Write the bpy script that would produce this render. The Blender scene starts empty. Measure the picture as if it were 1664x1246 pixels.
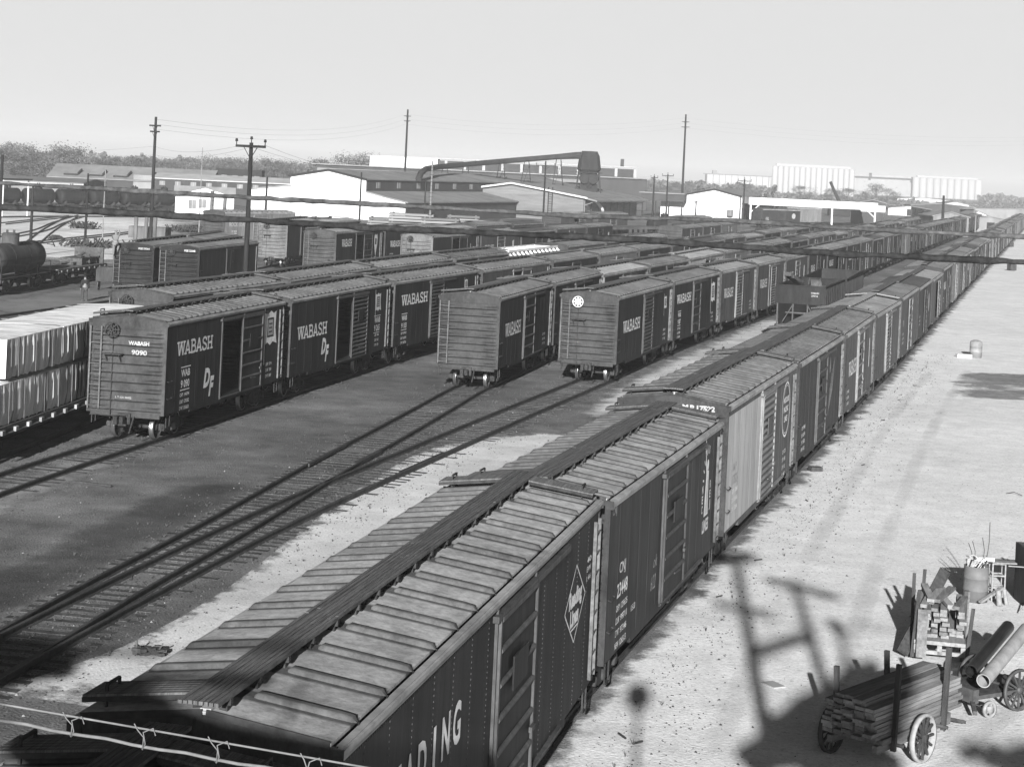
import bpy, math, random
from mathutils import Vector, Matrix
random.seed(7)
S = bpy.context.scene; COL = S.collection
PI = math.pi
def R(d): return math.radians(d)

# ------------------------------------------------------------------ mesh helper
class MB:
    def __init__(s): s.v = []; s.f = []; s.m = []; s.sm = []
    def add(s, vs, fs, mi=0, smooth=False):
        o = len(s.v); s.v += [tuple(p) for p in vs]
        for f in fs: s.f.append(tuple(i + o for i in f)); s.m.append(mi); s.sm.append(smooth)
    def box(s, c, d, mi=0, rz=0, M=None):
        x, y, z = d[0]/2, d[1]/2, d[2]/2
        vs = [Vector((a*x, b*y, e*z)) for a in (-1, 1) for b in (-1, 1) for e in (-1, 1)]
        if M is not None: vs = [M @ p for p in vs]
        if rz: vs = [Matrix.Rotation(rz, 3, 'Z') @ p for p in vs]
        c = Vector(c)
        s.add([p + c for p in vs], [(0,1,3,2),(4,6,7,5),(0,4,5,1),(2,3,7,6),(0,2,6,4),(1,5,7,3)], mi)
    def b2(s, x0, x1, y0, y1, z0, z1, mi=0):
        s.box(((x0+x1)/2, (y0+y1)/2, (z0+z1)/2), (abs(x1-x0), abs(y1-y0), abs(z1-z0)), mi)
    def bar(s, p, q, w, h=None, mi=0, up=(0,0,1)):
        p = Vector(p); q = Vector(q); h = h or w; d = q - p; L = d.length
        if L < 1e-6: return
        y = d / L; u = Vector(up)
        if abs(y.dot(u)) > .98: u = Vector((1,0,0))
        x = y.cross(u).normalized(); z = x.cross(y)
        M = Matrix((x, y, z)).transposed()
        s.box((p+q)/2, (w, L, h), mi, M=M)
    def tube(s, pts, r, n=8, mi=0, caps=True, smooth=True):
        pts = [Vector(p) for p in pts]; rs = r if isinstance(r, (list, tuple)) else [r]*len(pts)
        vs = []; fs = []; u = None
        for i, p in enumerate(pts):
            a = pts[max(i-1, 0)]; b = pts[min(i+1, len(pts)-1)]; t = (b-a).normalized()
            if u is None:
                u = Vector((0,0,1)) if abs(t.z) < .9 else Vector((1,0,0))
            x = t.cross(u).normalized(); u = x.cross(t).normalized()
            for k in range(n):
                an = 2*PI*k/n; vs.append(p + (x*math.cos(an) + u*math.sin(an))*rs[i])
        for i in range(len(pts)-1):
            for k in range(n):
                k2 = (k+1) % n; fs.append((i*n+k, i*n+k2, (i+1)*n+k2, (i+1)*n+k))
        s.add(vs, fs, mi, smooth)
        if caps: s.add(vs[:n], [tuple(range(n))[::-1]], mi); s.add(vs[-n:], [tuple(range(n))], mi)
    def lathe(s, prof, n=20, axis='Z', c=(0,0,0), mi=0, smooth=True, M=None):
        vs = []; c = Vector(c)
        for r_, h in prof:
            for k in range(n):
                a = 2*PI*k/n; p = (r_*math.cos(a), r_*math.sin(a), h)
                if axis == 'X': p = (p[2], p[0], p[1])
                if axis == 'Y': p = (p[0], p[2], p[1])
                p = Vector(p)
                if M is not None: p = M @ p
                vs.append(p + c)
        fs = [(i*n+k, i*n+(k+1) % n, (i+1)*n+(k+1) % n, (i+1)*n+k) for i in range(len(prof)-1) for k in range(n)]
        s.add(vs, fs, mi, smooth)
    def ring(s, c, R0, r, axis='Y', n=24, m=8, mi=0):
        pts = []
        vs = []; c = Vector(c)
        for i in range(n):
            a = 2*PI*i/n
            for k in range(m):
                b = 2*PI*k/m; q = R0 + r*math.cos(b); h = r*math.sin(b)
                p = (q*math.cos(a), h, q*math.sin(a)) if axis == 'Y' else ((h, q*math.cos(a), q*math.sin(a)) if axis == 'X' else (q*math.cos(a), q*math.sin(a), h))
                vs.append(c + Vector(p))
        fs = [(i*m+k, ((i+1) % n)*m+k, ((i+1) % n)*m+(k+1) % m, i*m+(k+1) % m) for i in range(n) for k in range(m)]
        s.add(vs, fs, mi, True)
    def poly(s, pts, mi=0): s.add(pts, [tuple(range(len(pts)))], mi)
    def prism(s, pts, d, mi=0):
        n = len(pts); d = Vector(d); a = [Vector(p) for p in pts]; b = [p + d for p in a]
        s.add(a + b, [tuple(range(n))[::-1], tuple(range(n, 2*n))] + [(i, (i+1) % n, n+(i+1) % n, n+i) for i in range(n)], mi)
    def mesh(s, name, mats):
        me = bpy.data.meshes.new(name); me.from_pydata(s.v, [], s.f)
        for m in (mats if isinstance(mats, (list, tuple)) else [mats]): me.materials.append(m)
        me.polygons.foreach_set('material_index', s.m); me.polygons.foreach_set('use_smooth', s.sm)
        me.update(); return me
    def build(s, name, mats, parent=None, **k):
        return link(name, s.mesh(name, mats), parent, **k)
def link(name, me, parent=None, loc=None, rz=0, label=None, cat=None, group=None, kind=None):
    o = bpy.data.objects.new(name, me); COL.objects.link(o)
    if parent is not None: o.parent = parent
    if loc is not None: o.location = loc
    if rz: o.rotation_euler = (0, 0, rz)
    tag(o, label, cat, group, kind); return o
def tag(o, label=None, cat=None, group=None, kind=None):
    if label: o['label'] = label
    if cat: o['category'] = cat
    if group: o['group'] = group
    if kind: o['kind'] = kind
    return o
def thing(name, label, cat, loc=(0,0,0), rz=0, group=None):
    o = bpy.data.objects.new(name, None); COL.objects.link(o); o.location = loc; o.rotation_euler = (0,0,rz)
    o.empty_display_size = .2
    return tag(o, label, cat, group)
def kids(o): return [c for c in ALLK.get(o.name, [])]
ALLK = {}
def tree_copy(o, parent=None):
    c = o.copy(); COL.objects.link(c)
    if parent is not None: c.parent = parent
    for ch in o.children: tree_copy(ch, c)
    return c

# ------------------------------------------------------------------ materials
MATS = {}
def mat(name, v, var=.25, scale=3, rough=.85, stretch=(1,1,1), metal=0, bump=0, detail=6, spots=0, coord='Object', v2=None, bscale=None, spec=.12, stripe=None, grit=None):
    if name in MATS: return MATS[name]
    m = bpy.data.materials.new(name); m.use_nodes = True; n = m.node_tree.nodes; l = m.node_tree.links
    b = n['Principled BSDF']; b.inputs['Roughness'].default_value = rough; b.inputs['Metallic'].default_value = metal
    b.inputs['Specular IOR Level'].default_value = spec
    tc = n.new('ShaderNodeTexCoord'); mp = n.new('ShaderNodeMapping'); l.new(tc.outputs[coord], mp.inputs[0]); mp.inputs['Scale'].default_value = stretch
    oi = n.new('ShaderNodeObjectInfo'); ad = n.new('ShaderNodeVectorMath'); ad.operation = 'MULTIPLY_ADD'
    cx = n.new('ShaderNodeCombineXYZ'); l.new(oi.outputs['Random'], cx.inputs[0]); l.new(oi.outputs['Random'], cx.inputs[1]); l.new(oi.outputs['Random'], cx.inputs[2])
    l.new(cx.outputs[0], ad.inputs[0]); ad.inputs[1].default_value = (37, 51, 23); l.new(mp.outputs[0], ad.inputs[2])
    t = n.new('ShaderNodeTexNoise'); t.inputs['Scale'].default_value = scale; t.inputs['Detail'].default_value = detail; t.inputs['Roughness'].default_value = .65
    l.new(ad.outputs[0], t.inputs['Vector'])
    mr = n.new('ShaderNodeMapRange'); mr.inputs[1].default_value = .3; mr.inputs[2].default_value = .7
    lo, hi = (v*(1-var), v*(1+var)) if v2 is None else (v, v2)
    mr.inputs[3].default_value = lo; mr.inputs[4].default_value = hi; l.new(t.outputs[0], mr.inputs[0])
    out = mr.outputs[0]
    # slow large tone drift
    t2 = n.new('ShaderNodeTexNoise'); t2.inputs['Scale'].default_value = scale*.17; t2.inputs['Detail'].default_value = 3; l.new(ad.outputs[0], t2.inputs['Vector'])
    m2 = n.new('ShaderNodeMapRange'); m2.inputs[1].default_value = .3; m2.inputs[2].default_value = .7; m2.inputs[3].default_value = 1-var*.6; m2.inputs[4].default_value = 1+var*.6
    l.new(t2.outputs[0], m2.inputs[0]); mu = n.new('ShaderNodeMath'); mu.operation = 'MULTIPLY'; l.new(out, mu.inputs[0]); l.new(m2.outputs[0], mu.inputs[1]); out = mu.outputs[0]
    if spots:
        t3 = n.new('ShaderNodeTexNoise'); t3.inputs['Scale'].default_value = scale*9; t3.inputs['Detail'].default_value = 2; l.new(ad.outputs[0], t3.inputs['Vector'])
        m3 = n.new('ShaderNodeMapRange'); m3.inputs[1].default_value = .62; m3.inputs[2].default_value = .72; m3.inputs[3].default_value = 1; m3.inputs[4].default_value = spots; l.new(t3.outputs[0], m3.inputs[0])
        mu = n.new('ShaderNodeMath'); mu.operation = 'MULTIPLY'; l.new(out, mu.inputs[0]); l.new(m3.outputs[0], mu.inputs[1]); out = mu.outputs[0]
    if grit:     # fine grit: (scale, strength)
        t5 = n.new('ShaderNodeTexNoise'); t5.inputs['Scale'].default_value = grit[0]; t5.inputs['Detail'].default_value = 3; t5.inputs['Roughness'].default_value = .8; l.new(ad.outputs[0], t5.inputs['Vector'])
        m5 = n.new('ShaderNodeMapRange'); m5.inputs[1].default_value = .35; m5.inputs[2].default_value = .65; m5.inputs[3].default_value = 1-grit[1]; m5.inputs[4].default_value = 1+grit[1]; l.new(t5.outputs[0], m5.inputs[0])
        mu = n.new('ShaderNodeMath'); mu.operation = 'MULTIPLY'; l.new(out, mu.inputs[0]); l.new(m5.outputs[0], mu.inputs[1]); out = mu.outputs[0]
    if stripe:   # soot / rust gathered along regular seams: (period, width fraction, factor, axis)
        per, wf, fac, ax = stripe
        sx = n.new('ShaderNodeSeparateXYZ'); l.new(tc.outputs['Object'], sx.inputs[0])
        dv = n.new('ShaderNodeMath'); dv.operation = 'DIVIDE'; l.new(sx.outputs[ax], dv.inputs[0]); dv.inputs[1].default_value = per
        wob = n.new('ShaderNodeMath'); wob.operation = 'MULTIPLY_ADD'; l.new(t.outputs[0], wob.inputs[0]); wob.inputs[1].default_value = .05; l.new(dv.outputs[0], wob.inputs[2])
        fr = n.new('ShaderNodeMath'); fr.operation = 'FRACT'; wob.inputs[2].default_value = 0; l.new(wob.outputs[0], fr.inputs[0])
        pp = n.new('ShaderNodeMath'); pp.operation = 'SUBTRACT'; l.new(fr.outputs[0], pp.inputs[0]); pp.inputs[1].default_value = .5
        ab = n.new('ShaderNodeMath'); ab.operation = 'ABSOLUTE'; l.new(pp.outputs[0], ab.inputs[0])
        m4 = n.new('ShaderNodeMapRange'); m4.inputs[1].default_value = wf*.5; m4.inputs[2].default_value = wf*.5+.07; m4.inputs[3].default_value = fac; m4.inputs[4].default_value = 1
        l.new(ab.outputs[0], m4.inputs[0]); mu = n.new('ShaderNodeMath'); mu.operation = 'MULTIPLY'; l.new(out, mu.inputs[0]); l.new(m4.outputs[0], mu.inputs[1]); out = mu.outputs[0]
    cc = n.new('ShaderNodeCombineColor'); [l.new(out, cc.inputs[i]) for i in range(3)]
    l.new(cc.outputs[0], b.inputs['Base Color'])
    if bump:
        bt = n.new('ShaderNodeTexNoise'); bt.inputs['Scale'].default_value = bscale or scale*6; bt.inputs['Detail'].default_value = 4; l.new(ad.outputs[0], bt.inputs['Vector'])
        bp_ = n.new('ShaderNodeBump'); bp_.inputs['Distance'].default_value = bump; bp_.inputs['Strength'].default_value = .6
        l.new(bt.outputs[0], bp_.inputs['Height']); l.new(bp_.outputs[0], b.inputs['Normal'])
    MATS[name] = m; return m

# ------------------------------------------------------------------ camera
H = 10.17; F = 3040.; CY = 276.5; ROLL = .0463
cr, sr = math.cos(ROLL), math.sin(ROLL)
def gp(px, py, z=0.):       # photo pixel -> world point on the level z (survey of the photograph)
    a = (px-832)/F; b = (CY-py)/F; d = (a*cr-b*sr, 1., a*sr+b*cr); t = (z-H)/d[2]
    return (d[0]*t, t, z)
def at(px, py, Y):
    a = (px-832)/F; b = (CY-py)/F
    return ((a*cr-b*sr)*Y, Y, H+(a*sr+b*cr)*Y)
cam = bpy.data.objects.new('camera', bpy.data.cameras.new('camera')); COL.objects.link(cam); S.camera = cam
cam.data.sensor_width = 36; cam.data.lens = F/1664*36; cam.data.shift_y = -(623-CY)/1664; cam.data.clip_end = 9000; cam.data.clip_start = .1
M3 = Matrix(((cr, -sr, 0), (0, 0, -1), (sr, cr, 0)))
cam.matrix_world = Matrix.Translation((0, 0, H)) @ M3.to_4x4()

# ------------------------------------------------------------------ light
SUN_EL, SUN_AZ = 16.0, 4.8      # azimuth: direction in which the shadows fall, from +Y towards +X
w = bpy.data.worlds.new('World'); S.world = w; w.use_nodes = True; wn = w.node_tree.nodes; wl = w.node_tree.links
bg = wn['Background']; sky = wn.new('ShaderNodeTexSky'); sky.sky_type = 'NISHITA'; sky.sun_disc = False
sky.sun_elevation = R(SUN_EL); sky.sun_rotation = R(180 + SUN_AZ); sky.air_density = 1.0; sky.dust_density = 1.0
sp = wn.new('ShaderNodeSeparateColor'); wl.new(sky.outputs[0], sp.inputs[0])   # only the red part of the sky counts: grey, with less fill from overhead
pw = wn.new('ShaderNodeMath'); pw.operation = 'POWER'; pw.inputs[1].default_value = 4.0; dv_ = wn.new('ShaderNodeMath'); dv_.operation = 'DIVIDE'; dv_.inputs[1].default_value = 6; wl.new(sp.outputs[0], dv_.inputs[0]); mn_ = wn.new('ShaderNodeMath'); mn_.operation = 'MINIMUM'; mn_.inputs[1].default_value = .72; wl.new(dv_.outputs[0], mn_.inputs[0]); wl.new(mn_.outputs[0], pw.inputs[0])   # sky shaped to cut fill: power dims the zenith, cap trims the sun glow
ml_ = wn.new('ShaderNodeMath'); ml_.operation = 'MULTIPLY'; ml_.inputs[1].default_value = 11.8; wl.new(pw.outputs[0], ml_.inputs[0])
wl.new(ml_.outputs[0], bg.inputs[0]); bg.inputs[1].default_value = .107
sun = bpy.data.objects.new('sun', bpy.data.lights.new('sun', 'SUN')); COL.objects.link(sun)
sun.data.energy = 5.0; sun.data.angle = R(.5); sun.data.color = (1, 1, 1)
d = Vector((math.sin(R(SUN_AZ))*math.cos(R(SUN_EL)), math.cos(R(SUN_AZ))*math.cos(R(SUN_EL)), -math.sin(R(SUN_EL))))
sun.rotation_euler = d.to_track_quat('-Z', 'Y').to_euler()
S.view_settings.view_transform = 'Standard'; S.view_settings.look = 'None'; S.view_settings.gamma = 1; S.view_settings.exposure = 1.14
S.cycles.max_bounces = 5; S.cycles.transparent_max_bounces = 12; S.cycles.volume_bounces = 0

# ------------------------------------------------------------------ paths and tracks
class Path:
    def __init__(s, pts):
        # Catmull-Rom resample
        P = [Vector((p[0], p[1], 0)) for p in pts]; out = []
        for i in range(len(P)-1):
            a = P[max(i-1, 0)]; b = P[i]; c = P[i+1]; e = P[min(i+2, len(P)-1)]
            n = max(2, int((c-b).length/2.5))
            m1 = (c-a).normalized()*(c-b).length; m2 = (e-b).normalized()*(c-b).length
            for k in range(n):
                t = k/n; t2 = t*t; t3 = t2*t
                out.append(b*(2*t3-3*t2+1) + m1*(t3-2*t2+t) + c*(-2*t3+3*t2) + m2*(t3-t2))
        out.append(P[-1]); s.p = out; s.s = [0]
        for i in range(1, len(out)): s.s.append(s.s[-1] + (out[i]-out[i-1]).length)
        s.L = s.s[-1]
    def at(s, d):
        import bisect
        i = min(max(bisect.bisect_right(s.s, d)-1, 0), len(s.p)-2); t = (d-s.s[i])/(s.s[i+1]-s.s[i])
        return s.p[i].lerp(s.p[i+1], t) if 0 <= t <= 1 else s.p[i] + (s.p[i+1]-s.p[i])*t
    def near(s, x, y):
        q = Vector((x, y, 0)); best = min(range(len(s.p)), key=lambda i: (s.p[i]-q).length)
        bs = s.s[best]; r_ = min(((s.at(bs+k*.1)-q).length, bs+k*.1) for k in range(-30, 31)); return r_[1]
    def pose(s, s0, L):      # location and heading of a vehicle whose body spans s0..s0+L
        a = s.at(s0+L*.12); b = s.at(s0+L*.88); d = b-a
        return (a+b)/2, math.atan2(-d.x, d.y)
M_rail = mat('rail_steel', .055, .4, 8, .6, metal=.3); M_tie = mat('creosoted_tie', .062, .6, 3, .95, stretch=(1,1,1), bump=.02, grit=(14, .4))
def add_track(P, s0=0, s1=None, ties=True, gz=-.16, name='railway_track', tie_step=.53):
    s1 = s1 or P.L; mb = MB(); n = max(2, int((s1-s0)/2.0)); prof = [(-.07, gz), (-.07, gz+.015), (-.012, gz+.03), (-.012, -.035), (-.042, -.04), (-.042, 0), (.042, 0), (.042, -.04), (.012, -.035), (.012, gz+.03), (.07, gz+.015), (.07, gz)]
    for sd in (-.753, .753):
        vs = []
        for i in range(n+1):
            d = s0 + (s1-s0)*i/n; a = P.at(d-.5); b = P.at(d+.5); t = (b-a).normalized(); nx = Vector((t.y, -t.x, 0)); c = P.at(d) + nx*sd
            vs += [c + nx*u + Vector((0,0,z)) for u, z in prof]
        m = len(prof); mb.add(vs, [(i*m+k, i*m+k+1, (i+1)*m+k+1, (i+1)*m+k) for i in range(n) for k in range(m-1)], 0)
    rt = mb.build(name, [M_rail], kind='structure')
    if ties:
        tb = MB(); d = s0; rr = random.Random(int(s1*10))
        while d < s1:
            a = P.at(d-.5); b = P.at(d+.5); t = (b-a).normalized(); c = P.at(d); an = math.atan2(-t.x, t.y) + rr.uniform(-.03, .03)
            tb.box((c.x+rr.uniform(-.04, .04), c.y, gz-.060+rr.uniform(-.016, .008)), (2.55+rr.uniform(-.1, .1), .22, .14), rz=an); d += tie_step*rr.uniform(.93, 1.07)
        tb.build('ties', [M_tie], rt)
    return rt
# ------------------------------------------------------------------ boxcar materials
def side_mat(k):
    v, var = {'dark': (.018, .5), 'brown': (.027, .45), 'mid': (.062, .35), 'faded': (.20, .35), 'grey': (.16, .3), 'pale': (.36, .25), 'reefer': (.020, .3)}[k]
    return mat('boxcar_side_' + k, v, var, 1.1, .62, stretch=(1.2, 3.2, .35), bump=.004, bscale=12, spots=1.25, grit=(9, .22))
def end_mat(k):
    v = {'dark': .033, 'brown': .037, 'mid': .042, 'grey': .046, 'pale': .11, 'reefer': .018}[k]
    return mat('boxcar_end_' + k, v, .35, 1.6, .8, stretch=(1, 1, .6), bump=.006, bscale=14, spots=.75, grit=(12, .2))
def roof_mat(k, per):
    v = {'a': .33, 'b': .30, 'c': .21, 'dark': .09, 'light': .42}[k]
    if per: return mat('boxcar_roof_%s_%d' % (k, per*100), v, .3, 1.5, .75, stretch=(1, 1, 1), stripe=(per, .24 if per > .8 else .27, .25, 1), bump=.006, bscale=10, spots=.8, grit=(7, .22))
    return mat('boxcar_roof_%s' % k, v, .35, 1.3, .85, bump=.006, spots=.8, grit=(7, .25))
M_plank = mat('running_board', .10, .5, 9, .9, stretch=(14, .5, 1), bump=.004)
M_plankl = mat('running_board_light', .30, .4, 9, .9, stretch=(14, .5, 1))
M_fascia = mat('eave_steel', .30, .35, 2, .7)
M_steel = mat('under_steel', .035, .5, 6, .7)
M_tread = mat('wheel_tread', .35, .2, 6, .32, metal=.9)
M_white = mat('white_paint', .62, .22, 5, .7, spots=.7)
M_chalk = mat('stencil_white', .30, .3, 7, .75, spots=.6)
M_grab = mat('grab_iron', .10, .4, 8, .7)
M_dark = mat('interior_dark', .03, .4, 4, .95)
M_edge = mat('door_post_light', .22, .4, 3, .75, stretch=(1, 1, .5))

# ------------------------------------------------------------------ lettering
def ttext(s, h, bold=.0, xs=1.0, shear=0):
    c = bpy.data.curves.new('t', 'FONT'); c.body = s; c.size = 1; c.offset = bold; c.shear = shear; c.resolution_u = 3
    o = bpy.data.objects.new('t', c); me = bpy.data.meshes.new_from_object(o)
    vs = [(v.co.x, v.co.y) for v in me.vertices]; fs = [tuple(p.vertices) for p in me.polygons]
    bpy.data.objects.remove(o); bpy.data.curves.remove(c); bpy.data.meshes.remove(me)
    if not vs: return [], [], 0
    y0 = 0; k = h/.69; x0 = min(v[0] for v in vs)
    vs = [((v[0]-x0)*k*xs, (v[1]-y0)*k) for v in vs]
    return vs, fs, max(v[0] for v in vs)
def sk(p, q, t):
    d = (q[0]-p[0], q[1]-p[1]); L = math.hypot(*d); n = (-d[1]/L*t/2, d[0]/L*t/2)
    return [(p[0]+n[0], p[1]+n[1]), (q[0]+n[0], q[1]+n[1]), (q[0]-n[0], q[1]-n[1]), (p[0]-n[0], p[1]-n[1])]
def slab(word, h, wd, t=.17, sf=.13):
    G = {'W': (1.15, [((.08,1),(.3,0)),((.3,0),(.58,.9)),((.58,.9),(.86,0)),((.86,0),(1.08,1))], [(.1,1),(.58,1),(1.06,1)]),
         'A': (.95, [((.12,0),(.47,1)),((.47,1),(.84,0)),((.25,.3),(.7,.3))], [(.12,0),(.84,0)]),
         'B': (.9, [((.2,0),(.2,1)),((.1,.94),(.6,.94)),((.6,.94),(.75,.82)),((.75,.82),(.75,.64)),((.75,.64),(.6,.52)),((.2,.52),(.62,.52)),((.62,.52),(.8,.38)),((.8,.38),(.8,.18)),((.8,.18),(.62,.06)),((.1,.06),(.64,.06))], [(.2,1),(.2,0)]),
         'S': (.9, [((.8,.7),(.74,.9)),((.74,.9),(.45,.96)),((.45,.96),(.2,.86)),((.2,.86),(.16,.68)),((.16,.68),(.3,.56)),((.3,.56),(.66,.44)),((.66,.44),(.8,.3)),((.8,.3),(.76,.12)),((.76,.12),(.46,.04)),((.46,.04),(.18,.12)),((.18,.12),(.13,.32))], []),
         'H': (.98, [((.2,0),(.2,1)),((.78,0),(.78,1)),((.2,.5),(.78,.5))], [(.2,0),(.78,0),(.2,1),(.78,1)])}
    qs = []; x = 0
    for ch in word:
        a, st, se = G[ch]
        for p, q in st: qs.append(sk((x+p[0], p[1]), (x+q[0], q[1]), t))
        for sx, sy in se:
            c = sy-sf/2 if sy > .5 else sy+sf/2; qs.append(sk((x+sx-.2, c), (x+sx+.2, c), sf))
        x += a
    k = wd/x; return [[(px*k, py*h) for px, py in q] for q in qs], wd
class Sign:      # collects flat lettering on the right side ('R') or near end ('E') of a car of length L
    def __init__(s, L, XR=1.436, e=.10, split=True): s.parts = []; s.split = split; s.new('emblem' if not split else 'mark'); s.L = L; s.d = 0; s.XR = XR; s.e = e
    def new(s, nm):
        if s.parts and (not s.split or (nm == 'data_stencil' and s.parts[-1][0] == nm)): return
        s.mb = MB(); s.parts.append((nm, s.mb))
    def build(s, mats, root):
        for nm, mb in s.parts:
            if mb.f: mb.build(nm, mats, root)
    def map(s, pl, u, v, a, b, dd=0):
        return (s.XR+.004+dd, -s.L/2 + a + u, b + v) if pl == 'R' else (a + u, -s.L/2 - s.e - .004 - dd, b + v)
    def text(s, pl, st, a, b, h, w=None, bold=.0, shear=0, mi=0):
        vs, fs, tw = ttext(st, h, bold, 1, shear)
        if not vs: return
        k = (w/tw) if w else 1
        s.new('data_stencil' if h < .2 and pl == 'R' else ('end_lettering' if pl == 'E' else 'lettering'))
        if pl == 'E' and mi == 0: mi = 1
        s.mb.add([s.map(pl, x*k, y, a, b) for x, y in vs], fs, mi)
    def slab(s, pl, st, a, b, h, w, mi=0, t=.17):
        qs, _ = slab(st, h, w, t); s.new('road_name')
        for i, q in enumerate(qs): s.mb.add([s.map(pl, x, y, a, b, .0004*i) for x, y in q], [(0,1,2,3)], mi)
    def line(s, pl, p, q, t, mi=0, dd=0): s.mb.add([s.map(pl, x, y, 0, 0, dd) for x, y in sk(p, q, t)], [(0,1,2,3)], mi)
    def pl(s, pl, pts, mi=0, dd=0): s.mb.add([s.map(pl, x, y, 0, 0, dd) for x, y in pts], [tuple(range(len(pts)))], mi)
    def ell(s, pl, cx, cy, rx, ry, t, mi=0, dd=0, n=28):
        for i in range(n):
            a0, a1 = 2*PI*i/n, 2*PI*(i+1)/n
            s.pl(pl, [(cx+rx*math.cos(a0), cy+ry*math.sin(a0)), (cx+rx*math.cos(a1), cy+ry*math.sin(a1)), (cx+(rx-t)*math.cos(a1), cy+(ry-t)*math.sin(a1)), (cx+(rx-t)*math.cos(a0), cy+(ry-t)*math.sin(a0))], mi, dd)
    def data(s, a, b, rows=3, w=.8, rr=None):     # rows of tiny capacity and weight figures
        rr = rr or random.Random(int(a*100)); L = ['CAPY', 'LD LMT', 'LT WT', 'NEW', 'CU FT', 'REPKD']
        for i in range(rows):
            s.text('R', L[i % 6], a, b-i*.24, .12, .32, .02); s.text('R', '%d' % rr.randint(30000, 150000), a+.42, b-i*.24, .12, w-.42, .02)

# ------------------------------------------------------------------ boxcar geometry
MC = {}
def cached(key, fn):
    if key not in MC: MC[key] = fn()
    return MC[key]
W = 1.43
def end_grid(mb, L, zE, sg, mi, lod, z0=.98):
    y0 = sg*L/2; nz = 72 if lod == 0 else 40; xs = [-1.43, -1.33, -1.2, -.95, -.6, 0, .6, .95, 1.2, 1.33, 1.43]
    per = .325; vs = []; us = (0, .05, .14, .3, .41, .52, .75, .93) if lod < 2 else (0, .1, .5, .93); zs = [z0]; k = 0
    while True:
        for u in us:
            z = z0 + .10 + per*(k+u)
            if z < zE-.14: zs.append(z)
        k += 1
        if z > zE: break
    zs.append(zE-.12); nz = len(zs)-1
    for i in range(nz+1):
        z = zs[i]
        for x in xs:
            u = ((z-z0-.1)/per+1e-6) % 1; rib = 0 if z < z0+.1 else (u/.14 if u < .14 else (1-.55*(u-.14)/.79 if u < .935 else .2)); rib = max(0, rib)
            e = min(1, max(0, (1.38-abs(x))/.16)); dart = 0
            if abs(x) > .55: dart = max(0, 1-abs(u-.41)/.08)*min(1, (abs(x)-.55)/.5)*.75
            h = .095*e*max(0, rib-dart) if z < zE-.30 else 0
            vs.append((x, y0+sg*(h+.01), z))
    n = len(xs); fs = [(i*n+k, i*n+k+1, (i+1)*n+k+1, (i+1)*n+k) for i in range(nz) for k in range(n-1)]
    mb.add(vs, fs, mi)
    zt = zE-.12
    mb.prism([(-1.43, y0-sg*.02, zt), (1.43, y0-sg*.02, zt), (1.43, y0-sg*.02, zE), (0, y0-sg*.02, zE+.19), (-1.43, y0-sg*.02, zE)], (0, sg*.035, 0), mi)
    for x in (-1.40, 1.40): mb.b2(x-.055, x+.055, y0-sg*.03, y0+sg*.03, z0, zE-.02, mi)
    mb.b2(-1.3, 1.3, y0, y0+sg*.03, z0-.12, z0+.02, mi)
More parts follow.
